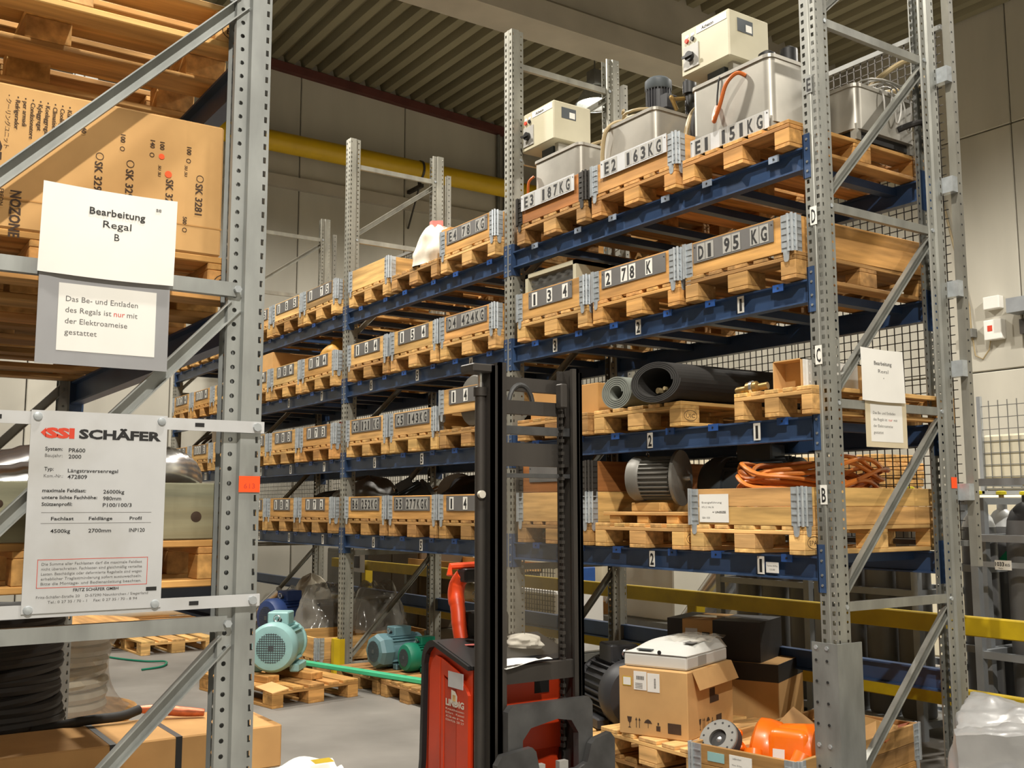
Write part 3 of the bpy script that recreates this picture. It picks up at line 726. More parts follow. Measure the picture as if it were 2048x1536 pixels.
# B level
rack_pallet('B', 1, 'clean wooden pallet stamped EPAL under the cable crate', PALE, stamp='EPAL')
t = collar((SLOT[1], YC, LEV['B']+.1505), 'clean yellow two plank collar full of orange cable', 0, NEW, planks=2)
B = mb('paper'); B.box(-.32, -.10, -.6035, -.602, .012, .165); B.use('ink_grey')
type_on(B, 'Energieführung', (-.30, -.6042, .115), EXF, EYF, .010, width=.15); type_on(B, 'KTL 21 VAL 36', (-.30, -.6042, .09), EXF, EYF, .010, width=.09); type_on(B, 'GEA 1520', (-.30, -.6042, .032), EXF, EYF, .010, width=.06)
B.use('ink'); type_on(B, '+ UNISIZE', (-.22, -.6042, .062), EXF, EYF, .011, width=.10, bold=.02)
obj('paper_label', B.mesh('paper_label', fix=False), t)
rack_pallet('B', 2, 'wooden pallet stamped EPAL under the grey motors', NEW, stamp='EPAL')
rack_pallet('B', 3, 'wooden pallet under the two high crate behind the mast', OLD)
collar((SLOT[3], YC, LEV['B']+.1505), 'yellow lower collar of the two high crate behind the mast', 0, NEW)
t = collar((SLOT[3], YC, LEV['B']+.1505+CH+.001), 'reddish brown upper collar with black hinges behind the mast', 0, RED, '____5', 'N', dark=True, wide=.5)
rack_crate('B', 4, '1_4_2', 'N', ORA, OLD, wide=.56, read='1 4 2'); rack_crate('B', 5, 'B5_277KGK', 'G', ORA, OLD); rack_crate('B', 6, 'B6_252KG', 'G', ORA, OLD, wide=.56)
rack_crate('B', 7, '1_7_2', 'N', ORA, OLD, wide=.46, read='1 7 2'); rack_crate('B', 8, '1_8_2', 'N', ORA, OLD, wide=.46, read='1 8 2'); rack_crate('B', 9, '1_9_2', 'N', NEW, read='1 9 2')
# top level of the last bay: flat grey sheets on pallets
for n in (10, 11, 12): rack_pallet('E', n, 'wooden pallet under the grey panels on the top level, %s' % ('nearest', 'middle', 'farthest')[n-10], NEW)
solo('panel_stack', mb('motor_grey').rbox(-1.25, 1.25, -.5, .5, 0, .16, .01), 'stack of long grey panels lying on the farthest top pallets', 'panels', (SLOT[11], YC+.1, LEV['E']+.1505))
# ------------------------------------------------------------------ machines and goods
def curve_pts(P, n=8, closed=False):
    """Catmull-Rom through P"""
    P = [Vector(p) for p in P]; out = []; m = len(P)
    for i in range(m if closed else m-1):
        g = lambda k: P[k % m] if closed else P[max(0, min(m-1, k))]
        a, b, c, d = g(i-1), g(i), g(i+1), g(i+2)
        for k in range(n):
            t = k/n; out.append(.5*((2*b)+(c-a)*t+(2*a-5*b+4*c-d)*t*t+(3*b-a-3*c+d)*t**3))
    if not closed: out.append(P[-1])
    return out
def motor(label, loc, rz, R, L, m, box='top', foot=True, flange=False, cover=None, grill='plain', group='electric motors', octo=False, tilt=0, boxmat=None):
    """electric motor, axis along local y, fan cover towards -y, origin at the axis foot level"""
    t = thing('electric_motor', label, 'motor', loc, rz, group)
    if tilt: t.rotation_euler = (tilt, 0, rz)
    h = R*1.08
    B = mb(m, True); B.lathe([(R*.55, -L*.30), (R*.84, -L*.30), (R*.84, L*.32), (R*.55, L*.34)], 28, (0, 0, h), (0, 1, 0))
    B.smooth = False
    for i in range(28):
        a = 2*PI*i/28
        if .32*PI < a < .68*PI and box == 'top': continue
        B.box(-.0035, .0035, -L*.28, L*.30, R*.82, R*.985, mx=T(0, 0, h) @ RY(a-PI/2+PI/2))
    obj('body', B, t)
    n = 8 if octo else 32
    B = mb(cover or m, not octo); B.lathe([(R*.99, -L*.24), (R*1.02, -L*.27), (R*1.02, -L*.42), (R*.90, -L*.485), (R*.66, -L*.5)], n, (0, 0, h), (0, 1, 0))
    fc = obj('fan_cover', B, t)
    B = mb('motor_slate')
    k = R*.62
    for i in range(-6, 7):
        u = i/6.5*k; w = math.sqrt(max(0, k*k-u*u))
        B.box(u-.0022, u+.0022, -L*.5-.004, -L*.5-.001, h-w, h+w); B.box(-w, w, -L*.5-.004, -L*.5-.001, h+u-.0022, h+u+.0022)
    B.box(-R*.12, R*.12, -L*.5-.006, -L*.5-.002, h-R*.12, h+R*.12)
    obj('fan_grille', B, fc)
    B = mb(m, True); B.lathe([(R*.86, L*.31), (R*.92, L*.33), (R*.92, L*.38), (R*.5, L*.44), (R*.3, L*.46)], 28, (0, 0, h), (0, 1, 0))
    if flange: B.lathe([(R*1.22, L*.36), (R*1.25, L*.37), (R*1.25, L*.42), (R*.7, L*.43)], 32, (0, 0, h), (0, 1, 0))
    obj('end_shield', B, t)
    obj('shaft', mb('chrome', True).cyl((0, L*.43, h), (0, L*.58, h), R*.16, n=14), t)
    if foot:
        for s in (-1, 1): obj('foot', mb(m).rbox(s*R*.78-R*.2, s*R*.78+R*.2, -L*.22, L*.26, 0, R*.34, R*.05, 1), t)
    bm_ = boxmat or m
    if box == 'top': b = obj('terminal_box', mb(bm_).rbox(-R*.45, R*.45, -L*.16, L*.18, h+R*.80, h+R*1.38, R*.05, 1), t)
    elif box == 'right': b = obj('terminal_box', mb(bm_).rbox(R*.75, R*1.35, -L*.16, L*.18, h-R*.25, h+R*.5, R*.05, 1), t)
    else: b = None
    if b: obj('cable_gland', mb('black_plastic').cyl((R*.1, -L*.16-.02, h+R*1.05), (R*.1, -L*.16+.005, h+R*1.05), R*.09, n=8) if box == 'top' else mb('black_plastic').cyl((R*1.05, -L*.18, h), (R*1.05, -L*.14, h), R*.09, n=8), b)
    ring = [(math.cos(a)*R*.13, -L*.2, h+R*1.12+math.sin(a)*R*.13) for a in [2*PI*i/10 for i in range(10)]]
    obj('eye_bolt', mb('chrome', True).tube(ring, R*.035, 6, closed=True), t)
    return t
def rounded_tank(B, w, d, h, r=.05, n=5):
    poly = []
    for cx, cy, a0 in ((w/2-r, d/2-r, 0), (-w/2+r, d/2-r, PI/2), (-w/2+r, -d/2+r, PI), (w/2-r, -d/2+r, 1.5*PI)):
        for i in range(n+1):
            a = a0+PI/2*i/n; poly.append((cx+r*math.cos(a), cy+r*math.sin(a)))
    return B.prism(poly, 'z', 0, h)
def control_box(t, x, y, z, w=.40, d=.34, h=.29, brand='Acheson'):
    c = obj('control_box', mb('control_beige').rbox(x-w/2, x+w/2, y-d/2, y+d/2, z, z+h, .008, 1), t)
    yf = y-d/2
    B = mb('tile_white'); B.box(x-w*.16, x+w*.46, yf-.0025, yf, z+h*.80, z+h*.95); B.use('ink'); type_on(B, brand, (x-.02, yf-.0032, z+h*.835), EXF, EYF, .022, width=.10, bold=.03)
    obj('name_strip', B.mesh('name_strip', fix=False), c)
    obj('switch_plate', mb('tile_grey').box(x-w*.44, x-w*.12, yf-.006, yf, z+h*.12, z+h*.62), c)
    B = mb('black_plastic', True).cyl((x-w*.28, yf-.03, z+h*.36), (x-w*.28, yf-.006, z+h*.36), .030, n=16); B.box(x-w*.28-.045, x-w*.28+.045, yf-.038, yf-.03, z+h*.36-.008, z+h*.36+.008)
    obj('rotary_switch', B, c)
    for dx, mm in ((-.36, 'ink_red'), (-.24, 'black_plastic')):
        obj('push_button', mb(mm, True).cyl((x+w*dx, yf-.012, z+h*.74), (x+w*dx, yf, z+h*.74), .014, n=10), c)
        obj('button_tag', mb('tile_white').box(x+w*dx-.014, x+w*dx+.014, yf-.002, yf, z+h*.81, z+h*.87), c)
    B = mb('motor_slate'); xx = x+w/2; B.box(xx, xx+.002, y-.10, y+.03, z+h*.58, z+h*.86); B.use('tile_white').box(xx+.002, xx+.003, y-.03, y+.02, z+h*.61, z+h*.76)
    obj('data_plate', B, c)
    return c
def tank(label, loc, w, d, h, plate=None, ctrl=None, pump=None, rz=0.):
    t = thing('steel_tank', label, 'tank', loc, rz, 'steel tanks on the top level')
    B = mb('stainless', True); rounded_tank(B, w, d, h); obj('shell', B, t)
    B = mb('stainless'); rounded_tank(B, w+.014, d+.014, .02); o = obj('rim', B, t, (0, 0, h-.01))
    obj('foot_frame', mb('black_plastic').box(-w/2+.03, w/2-.03, -d/2+.03, d/2-.03, -.045, .0), t)
    for sx in (-1, 1):
        for sy in (-1, 1): obj('leg', mb('stainless').box(sx*(w/2-.03)-.02, sx*(w/2-.03)+.02, sy*(d/2-.03)-.02, sy*(d/2-.03)+.02, -.06, .03), t)
    if ctrl:
        control_box(t, ctrl[0], ctrl[1], h+ctrl[2])
        obj('control_stand', mb('motor_slate').box(ctrl[0]-.07, ctrl[0]+.07, ctrl[1]-.08, ctrl[1]+.08, h, h+ctrl[2]), t)
        obj('stand_bracket', mb('stainless').box(ctrl[0]+.12, ctrl[0]+.16, ctrl[1]-.1, ctrl[1]+.1, h, h+ctrl[2]+.01), t)
    if pump:
        x, y, r, hh = pump
        B = mb('motor_black', True).cyl((x, y, h), (x, y, h+hh), r*.88, n=24); B.smooth = False
        for i in range(24):
            B.box(r*.85, r, -.003, .003, h+.02, h+hh*.78, mx=T(x, y, 0) @ RZ(2*PI*i/24))
        pmn = obj('pump_motor', B, t)
        obj('fan_cover', mb('motor_slate', True).lathe([(r*1.0, h+hh*.78), (r*1.05, h+hh*.8), (r*1.05, h+hh*.97), (r*.8, h+hh*1.03), (r*.2, h+hh*1.04)], 24, (x, y, 0)), pmn)
        obj('terminal_box', mb('motor_black').rbox(x+r*.8, x+r*1.5, y-.05, y+.05, h+hh*.3, h+hh*.6, .006, 1), pmn)
    return t
zE = LEV['E']+.1505
# tank E1: plate, amber hose, control box
t1 = tank('large stainless tank with control box on pallet marked E1 151KG', (-.615, .21, zE+.062), .61, .42, .37, ctrl=(-.28, .06, .165))
number_plate(t1, 'E1_151KG', 'G', (-.0, -.222, .005), .60, .10, pale=True)
obj('amber_hose', mb('hose_amber', True).tube(curve_pts([(.13, -.21, .31), (.10, -.25, .325), (.04, -.27, .28), (-.01, -.27, .18), (-.05, -.265, .12), (-.075, -.255, .10), (-.09, -.24, .14), (-.085, -.22, .20)]), .012, 8), t1)
obj('hose_wire', mb('black_plastic', True).tube(curve_pts([(-.085, -.22, .20), (-.075, -.22, .29), (-.06, -.21, .375), (-.05, -.12, .43)]), .005, 6), t1)
for x, y in ((.05, .06), (.16, .12)): obj('valve', mb('black_plastic', True).lathe([(.035, .37), (.035, .43), (.05, .43), (.05, .53), (.02, .55)], 14, (x, y, 0)), t1)
# second tank on the same pallet behind the upright
t1b = tank('stainless tank with tangled hoses behind the end upright', (-.435, .745, zE+.062), .62, .54, .25)
hz = .25
obj('valve_block', mb('brass').rbox(.0, .2, -.12, .1, hz, hz+.07, .01, 1), t1b)
obj('hose_loop', mb('cable_beige', True).tube(curve_pts([(.16, 0, hz+.05), (.24, .10, hz+.17), (.30, .24, hz+.26), (.34, .34, hz+.22), (.34, .33, hz+.12), (.28, .2, hz+.08), (.18, .05, hz+.05)]), .016, 8), t1b)
for i in range(5):
    r = .05+.012*i
    obj('cable_loop', mb('tile_grey', True).tube([(.20+r*1.5*math.cos(a), .02+r*2.0*math.sin(a)+.02*i, hz+.03+.02*math.sin(2*a+i)+.01*i) for a in [2*PI*k/18 for k in range(18)]], .006, 6, closed=True), t1b)
for i in range(3): obj('hanging_cable', mb('tile_grey', True).tube(curve_pts([(.26, -.05+.07*i, hz+.05), (.335, -.06+.09*i, hz-.02), (.34, -.05+.1*i, hz-.14-.03*i), (.335, .0+.1*i, hz-.10), (.335, .03+.08*i, hz+.02)]), .005, 6), t1b)
obj('drain_hose', mb('black_rubber', True).tube(curve_pts([(.31, .1, .06), (.36, .16, .09), (.38, .24, .11), (.375, .30, .07), (.37, .30, .0)]), .018, 8), t1b)
# tank E2 with pump motor and hoses
t2 = tank('stainless tank with upright black pump motor marked E2 163KG', (-1.545, .27, zE+.062), .53, .46, .40, pump=(.0, .05, .085, .33))
obj('suction_hose', mb('cable_beige', True).tube(curve_pts([(.0, -.02, .41), (-.12, -.18, .44), (-.18, -.25, .38), (-.215, -.255, .26), (-.22, -.252, .12), (-.20, -.252, .02)]), .014, 8), t2)
obj('coiled_hose', mb('cable_beige', True).tube([(-.05+(.11+.004*k/12)*math.cos(2*PI*k/16), -.06+(.12)*math.sin(2*PI*k/16), .415+.0045*k*.5) for k in range(44)], .010, 7), t2)
B = mb('black_plastic', True).lathe([(.03, .40), (.03, .58), (.045, .58), (.045, .66), (.03, .67), (.022, .76)], 14, (.22, .12, 0)); obj('filter_unit', B, t2)
obj('pipe_fitting', mb('brass', True).tube(curve_pts([(.20, .12, .56), (.17, .02, .54), (.22, -.04, .52), (.20, .02, .46)]), .014, 8), t2)
obj('hose_bundle', mb('black_rubber', True).tube(curve_pts([(.2, .1, .5), (.30, .15, .56), (.37, .1, .50), (.40, -.02, .34), (.41, -.04, .15), (.42, 0, .05)]), .017, 8), t2)
obj('side_hose', mb('cable_beige', True).tube(curve_pts([(.25, .18, .48), (.34, .10, .46), (.37, -.02, .36), (.375, -.08, .18), (.38, -.05, .05)]), .015, 8), t2)
t2b = thing('control_cabinet', 'plain beige cabinet standing behind the E2 tank', 'cabinet', (SLOT[2]+.1, .92, zE+.002)); obj('body', mb('control_beige').rbox(-.24, .24, -.2, .2, 0, .86, .008, 1), t2b); obj('door_edge', mb('tile_grey').box(-.22, .22, -.203, -.2, .03, .83), t2b)
# tank E3 with control box
t3 = tank('stainless tank with control box marked E3 187KG', (-2.31, .27, zE+.062), .54, .46, .40, ctrl=(-.275, -.02, .145))
obj('lid_fitting', mb('brass', True).lathe([(.05, .40), (.05, .45), (.06, .45), (.06, .48), (.03, .50)], 16, (.18, .1, 0)), t3)
obj('lid_pipe', mb('cable_beige', True).tube(curve_pts([(.18, .1, .46), (.25, .12, .47), (.26, .0, .46), (.24, -.1, .42)]), .012, 8), t3)
obj('red_hose', mb('hose_amber', True).tube(curve_pts([(-.25, -.24, .30), (-.29, -.26, .26), (-.31, -.25, .16), (-.29, -.25, .05)]), .010, 8), t3)
# heat exchanger D3
t = thing('heat_exchanger', 'cream cased radiator with black fins in the 1 3 4 crate', 'radiator', (SLOT[3]-.14, .26, LEV['D']+.152))
obj('casing', mb('control_beige').prism([(-.30, 0), (.30, 0), (.30, .36), (-.30, .36), (-.30, 0), (-.265, .03), (-.265, .33), (.265, .33), (.265, .03), (-.265, .03)], 'y', -.22, .22) if False else mb('control_beige').box(-.30, -.265, -.22, .22, 0, .36).box(.265, .30, -.22, .22, 0, .36).box(-.30, .30, -.22, .22, .33, .36).box(-.3, .3, -.22, .22, 0, .03).box(-.27, .27, -.05, .22, .02, .34), t)
for i in range(9): obj('fin', mb('black_plastic').box(-.264, .264, -.19, -.06, .045+.032*i, .055+.032*i), t)
obj('film_cover', mb('film_thin').grid(lambda u, v: (-.262+.524*u, -.205+.006*math.sin(u*31)*math.cos(v*17), .03+.30*v), 22, 14), t)
obj('back_cabinet', mb('tile_grey').box(-.2, .3, .22, .6, 0, .30), t)
motor('grey flange motor with yellow cap behind the D4 crate', (SLOT[4]+.16, .55, LEV['D']+.152), PI, .15, .42, 'motor_teal', flange=True, group='motors in rack crates')
# goods on top of rack crates
def bag(name, label, loc, w, d, h, m, seed, cat='bag'):
    rnd = random.Random(seed); ph = [rnd.uniform(0, 6.28) for _ in range(6)]
    def fn(u, v):
        a = v*2*PI; k = math.sin(min(1, u*1.02)*PI)**.45 if u > 0 else 0
        r = 1+.10*math.sin(3*a+ph[0]+4*u)+.06*math.sin(7*a+ph[1]-9*u)
        z = h*u*(1+.05*math.sin(5*a+ph[2]))
        k = (1-u**3)**.5*.98+.10*math.sin(u*14+ph[3])*.4
        return (w/2*max(.04, k)*r*math.cos(a), d/2*max(.04, k)*r*math.sin(a), z)
    return solo(name, mb(m, True).grid(fn, 16, 28, wrap=True), label, cat, loc)
bag('plastic_bag', 'tied white plastic bag with pale box on the old top pallet', (SLOT[5]+.10, .10, zE), .40, .36, .36, 'bag_white', 3)
solo('bag_tie', mb('ink_pink', True).grid(lambda u, v: (.05*math.cos(v*2*PI)*(1+.5*math.sin(v*12)), .05*math.sin(v*2*PI), .05*u), 4, 14, wrap=True), 'pinkish knot of the white plastic bag', 'bag knot', (SLOT[5]+.10, .10, zE+.345))
solo('carton', mb('board_tan').rbox(-.12, .12, -.3, .3, 0, .28, .004, 1), 'pale box standing beside the white plastic bag', 'carton', (SLOT[5]+.27, .36, zE))
bag('paper_bag', 'crumpled yellow brown paper bag lying on the 1 7 4 crate', (SLOT[7]-.05, .22, LEV['D']+.152), .62, .46, .38, 'bag_yellow', 9)
bag('paper_sack', 'pale crumpled sack behind the yellow brown bag', (SLOT[7]+.18, .72, LEV['D']+.152), .36, .4, .40, 'bag_white', 5)
solo('carton', mb('cardboard').rbox(-.33, .33, -.25, .25, 0, .40, .004, 1), 'plain carton standing up in the crate beside 1 8 4', 'carton', (SLOT[9], .25, LEV['D']+.152), color=(1.1, 1.05, .98))
# rubber roll and mat roll on the C2 pallet
def roll(name, label, loc, rz, ro, ri, L, turns, m, th, squash=1., cat='roll'):
    B = mb(m, True); n = 36*turns; ins = []; outs = []
    for k in range(n+1):
        a = 2*PI*k/36; r = ri+(ro-ri)*k/n; ins.append((r-th/2, a)); outs.append((r+th/2, a))
    def P(ra, y): r, a = ra; return (r*math.cos(a), y, ro*squash+r*math.sin(a)*squash)
    for k in range(n):
        q = [P(ins[k], -L/2), P(ins[k+1], -L/2), P(ins[k+1], L/2), P(ins[k], L/2), P(outs[k], -L/2), P(outs[k+1], -L/2), P(outs[k+1], L/2), P(outs[k], L/2)]
        B.add(q, [(0,1,2,3), (4,7,6,5)]); B.smooth = False; B.add(q, [(0,4,5,1), (3,2,6,7)]); B.smooth = True
    return solo(name, B, label, cat, loc, rz)
zC = LEV['C']+.1505
roll('rubber_roll', 'big black rolled rubber mat lying on the UIC pallet', (-1.13, .48, zC), -.03, .222, .152, 1.20, 4, 'black_rubber', .0125, .54)
roll('rubber_roll', 'small grey green rolled mat beside the big black roll', (-1.575, .42, zC), .0, .142, .058, .95, 5, 'grey_rubber', .0115, .72)
t = solo('rod_bundle', mb('cable_beige', True).tube([(-.06, -.44, .025), (.02, .3, .03)], .018, 8).tube([(.02, -.46, .03), (.04, .3, .03)], .012, 8), 'thin pipes lying inside the black rubber roll', 'pipes', (-1.13, .38, zC+.050))
# open carton and fittings on the C1 pallet
t = thing('carton', 'small open carton on its side with white label sheet', 'carton', (-.27, .26, zC))
B = mb('cardboard'); B.box(-.095, .095, -.25, .25, 0, .006).box(-.095, .095, -.25, .25, .148, .154).box(-.095, -.089, -.25, .25, 0, .154).box(.089, .095, -.25, .25, 0, .154).box(-.09, .09, -.16, -.15, .004, .15)
obj('body', B, t); obj('label_sheet', mb('paper').box(.0955, .0965, -.24, .20, .01, .15), t)
lettering(t, [('No 10 421', (.0968, -.05, .10), .012, dict(width=.10)), ('35 8111 7', (.0968, -.02, .06), .014, dict(width=.12))], 'ink_pink', EXS, EYS)
t = thing('pipe_fitting', 'small brass coloured pipe coupling beside the open carton', 'fitting', (-.52, .02, zC+.03)); obj('coupling', mb('brass', True).lathe([(.012, -.10), (.02, -.09), (.02, -.04), (.035, -.03), (.035, .03), (.02, .04), (.02, .09)], 14, (0, 0, 0), (.95, .3, .1)), t); obj('clamp', mb('chrome', True).lathe([(.037, -.008), (.040, -.008), (.040, .008), (.037, .008)], 14, (0, 0, 0), (.95, .3, .1), caps=False), t)
solo('tan_box', mb('board_tan').rbox(-.38, .38, -.5, .5, 0, .20, .004, 1), 'flat tan box on the pallet behind the mast', 'carton', (SLOT[3], YC, zC))
solo('barrel', mb('motor_grey', True).lathe([(.02, -.42), (.19, -.42), (.205, -.40), (.205, .40), (.19, .42), (.02, .42)], 28, (0, 0, .206), (0, 1, 0)), 'grey and blue barrel lying inside the raised 1 4 3 collar', 'barrel', (SLOT[4], .42, zC))
# cables and motors on level B
zB = LEV['B']+.1505
t = thing('cable_coil', 'thick orange cable coiled in the clean yellow crate', 'cable', (SLOT[1], YC-.05, zB+.03))
rnd = random.Random(4)
for i in range(19):
    rx = .30-.012*(i % 4)+rnd.uniform(-.03, .03); ry = .50-.02*(i % 5)+rnd.uniform(-.04, .03); ox = rnd.uniform(-.03, .03); oy = rnd.uniform(-.04, .04); z = .06+.0120*i; ph = rnd.uniform(0, 6)
    obj('cable_turn', mb('cable_orange', True).tube([(ox+rx*math.cos(a), oy+ry*math.sin(a), max(.012, z+(.030+.001*i)*math.sin(2*a+ph)+.014*math.sin(5*a+ph))) for a in [2*PI*k/40 for k in range(40)]], .0125, 7, closed=True), t)
pal = thing('half_pallet', 'flat wooden frame of boards lying on the EPAL pallet', 'pallet', (SLOT[2]-.02, .30, LEV['B']+.1505))
for x in (-.26, .0, .26): obj('block', mb('wood_x').rbox(x-.05, x+.05, -.30, .30, 0, .045, .003, 1), pal, color=jit(NEW))
for y in (-.24, 0, .24): obj('board', mb('wood_x').rbox(-.36, .36, y-.07, y+.07, .0455, .067, .003, 1), pal, color=jit(NEW))
solo('wood_block', mb('wood_x').rbox(-.13, .13, -.06, .06, 0, .055, .004, 1), 'short wooden block under the grey flange motor', 'block', (SLOT[2]-.06, .12, LEV['B']+.2185), color=NEW)
motor('grey flange motor lying on wooden blocks beside the cable crate', (SLOT[2]-.02, .14, LEV['B']+.275), -1.15, .135, .36, 'motor_grey', foot=False, flange=True, box=None, group='motors in rack crates')
motor('big slate grey motor behind the flange motor', (SLOT[2]+.15, .85, LEV['B']+.152), -1.35, .20, .74, 'motor_slate', group='motors in rack crates')
motor('slate grey motor in the B6 252KG crate', (SLOT[6]+.12, .45, zB), -.5, .155, .46, 'motor_slate', group='motors in rack crates', octo=True, tilt=.5)
t = solo('pipe_flange', mb('motor_grey', True).lathe([(.11, -.03), (.2, -.03), (.2, .03), (.11, .03), (.11, -.03)], 28, (0, 0, .19), (-.5, .85, .15), caps=False), 'dark round pipe flange standing between crates B6 and B5', 'flange', (SLOT[5]-.18, .5, zB))
bag('black_bag', 'heap of black plastic sheeting in the B5 277KGK crate', (SLOT[5]+.12, .6, zB), .66, .9, .36, 'black_plastic', 12)
bag('black_bag', 'black plastic sheeting in the 1 4 2 crate', (SLOT[4], .55, zB), .7, .9, .34, 'black_plastic', 13)
bag('rubber_heap', 'dark rubber parts heaped in the 1 7 2 crate', (SLOT[7]+.05, .5, zB), .62, .8, .40, 'motor_grey', 14)
bag('blue_heap', 'dark blue sheet metal heaped in the 1 8 2 crate', (SLOT[8]+.2, .5, zB), .6, .8, .27, 'motor_slate', 15)
bag('black_bag', 'dark goods heaped in the C6 121 KG crate', (SLOT[6]+.05, .55, zC), .5, .7, .26, 'motor_black', 16)
solo('red_case', mb('ink_red').rbox(-.16, .16, -.1, .1, 0, .25, .01), 'red tool case in the 1 7 3 crate', 'case', (SLOT[7]+.1, .3, zC))
bag('black_bag', 'dark goods in the 1 8 3 crate', (SLOT[8], .5, zC), .6, .8, .25, 'motor_black', 18)
t = thing('hose_coil', 'black hoses arching out of a farthest bay crate', 'hose', (SLOT[12], .35, zC))
for i in range(4): obj('hose', mb('black_rubber', True).tube(curve_pts([(-.25-.01*i, -.2+.1*i, .12), (-.1, -.15+.1*i, .27+.02*i), (.35, -.1+.1*i, .36+.02*i), (.8, -.1+.1*i, .34), (1.1, -.1+.1*i, .22)]), .02, 8), t)
solo('white_drum', mb('white', True).lathe([(.02, 0), (.30, 0), (.30, .5), (.28, .52), (.02, .52)], 28), 'big white drum behind the farthest bay crates', 'drum', (SLOT[11]-.3, .5, LEV['C']+.152))
# ------------------------------------------------------------------ stacker truck
ST = thing('pedestrian_stacker', 'orange red pedestrian stacker truck with tall black mast', 'stacker', (-.72, -1.300, 0))
HY = .264
def ch(y0, y1, x0, x1, z0, z1, m='dark_steel'): return mb(m).box(x0, x1, y0, y1, z0, z1)
def mast_rail(name, s, yo, yi, x0, x1, z1):
    """channel section rail: web outside, two flanges inwards"""
    a, b = (s*yo, s*yi)
    lo, hi = min(a, b), max(a, b); w = s*yo
    B = mb('dark_steel'); wl_, wh_ = sorted((w, w-s*.016))
    B.box(x0, x1, wl_, wh_, .05, z1); B.box(x0, x0+.018, lo, hi, .05, z1); B.box(x1-.018, x1, lo, hi, .05, z1)
    return obj(name, B, ST)
for s in (-1, 1):
    mast_rail('outer_rail', s, HY, HY-.050, -.075, .055, 2.20)
    mast_rail('inner_rail', s, HY-.030, HY-.070, -.060, .070, 2.215)
cyl = obj('lift_cylinder', mb('dark_steel', True).cyl((-.02, -HY-.018, .3), (-.02, -HY-.018, 2.06), .026, n=16).cyl((-.02, -HY-.018, 2.06), (-.02, -HY-.018, 2.10), .034, n=16), ST)
obj('piston_rod', mb('chrome', True).cyl((-.02, -HY-.018, 2.10), (-.02, -HY-.018, 2.17), .014, n=12), cyl)
obj('cylinder_head', mb('dark_steel').rbox(-.07, .05, -HY-.10, -HY+.02, 2.165, 2.205, .006, 1), ST)
for z0, z1, x0, mm in ((2.10, 2.165, -.07, 'dark_steel'), (1.985, 2.05, -.05, 'dark_steel'), (1.885, 1.925, -.02, 'worn_steel'), (1.735, 1.845, -.03, 'dark_steel'), (1.68, 1.70, -.02, 'worn_steel'), (.74, .82, .02, 'dark_steel')):
    obj('cross_member', mb(mm).box(x0, x0+.04, -HY+.05, HY-.05, z0, z1), ST)
obj('lifting_eye', mb('worn_steel', True).tube([(-.03, -.045+.07*math.cos(a), 2.03+.10*math.sin(a)) for a in [PI*k/12 for k in range(13)]], .012, 8), ST)
B = mb('dark_steel')
for i in range(56): B.box(.02, .045, HY-.122, HY-.104 if i % 2 else HY-.110, .42+i*.0305, .42+i*.0305+.016)
B.box(.026, .039, HY-.112, HY-.107, .42, 2.13)
obj('lift_chain', B, ST); obj('chain_anchor', mb('dark_steel').rbox(.01, .06, HY-.13, HY-.09, 2.02, 2.14, .006, 1), ST)
obj('guard_screen', mb('plexi').box(-.055, -.050, -HY+.05, HY-.05, .84, 1.70), ST)
obj('cable_roller', mb('cloth', True).cyl((.0, -HY-.03, 1.60), (.02, -HY-.03, 1.60), .018, n=12), ST)
# fork carriage
ca = obj('fork_carriage', mb('worn_steel').prism([(-.225, .34), (-.225, .63), (-.20, .655), (.235, .655), (.255, .63), (.255, .34), (.17, .34), (.17, .50), (.13, .56), (.05, .575), (-.10, .55), (-.145, .50), (-.145, .34)], 'x', .085, .125), ST)
lb = obj('load_backrest', mb('worn_steel').prism([(-.31, .06), (-.31, .42), (-.28, .46), (-.12, .475), (-.10, .455), (-.08, .37), (-.05, .35), (.14, .35), (.19, .37), (.215, .45), (.24, .47), (.33, .49), (.355, .46), (.355, .06)], 'x', .13, .165), ST)
for y in (-.05, .08): obj('stop_block', mb('tile_grey').box(.10, .13, y-.025, y+.025, .34, .385), ca)
for y in (-.20, .22): obj('fork', mb('dark_steel').rbox(.165, 1.25, y-.09, y+.09, .03, .085, .012, 1), ST)
# body: extruded side profile with rounded rear top
prof = [(-.075, .06), (-.075, .80)]
for i in range(7):
    a = PI/2*i/6; prof.append((-.40-.10*math.sin(a), .78+.105*math.cos(a)) if i else (-.36, .885))
prof += [(-.52, .30), (-.55, .06)]
body = obj('chassis_body', mb('truck_orange').prism(prof, 'y', -.285, .30), ST)
inner = [(x*.0+((x+.30)*.86-.285), z*.97) for x, z in prof]
obj('side_panel', mb('truck_orange').prism([(-.455, .08), (-.445, .74), (-.425, .80), (-.385, .83), (-.345, .825), (-.345, .08)], 'y', -.302, -.286), body)
obj('side_panel', mb('truck_orange').prism([(-.335, .08), (-.335, .825), (-.175, .775), (-.165, .755), (-.165, .72), (-.20, .715), (-.31, .75), (-.31, .08)], 'y', -.302, -.286), body)
obj('side_panel', mb('truck_orange').prism([(-.305, .08), (-.305, .735), (-.20, .700), (-.20, .08)], 'y', -.299, -.286), body)
obj('side_panel', mb('truck_orange').prism([(-.192, .08), (-.192, .705), (-.155, .73), (-.115, .71), (-.09, .68), (-.09, .08)], 'y', -.302, -.286), body)
trim = [(-.56, .10), (-.525, .32), (-.508, .78)] + [(-.405-.105*math.sin(PI/2*i/6), .785+.115*math.cos(PI/2*i/6)) for i in range(6, -1, -1)] + [(-.075, .815), (-.075, .795), (-.39, .872), (-.43, .862), (-.468, .83), (-.485, .78), (-.50, .32), (-.535, .10)]
obj('edge_trim', mb('black_plastic').prism(trim, 'y', -.312, .315), ST)
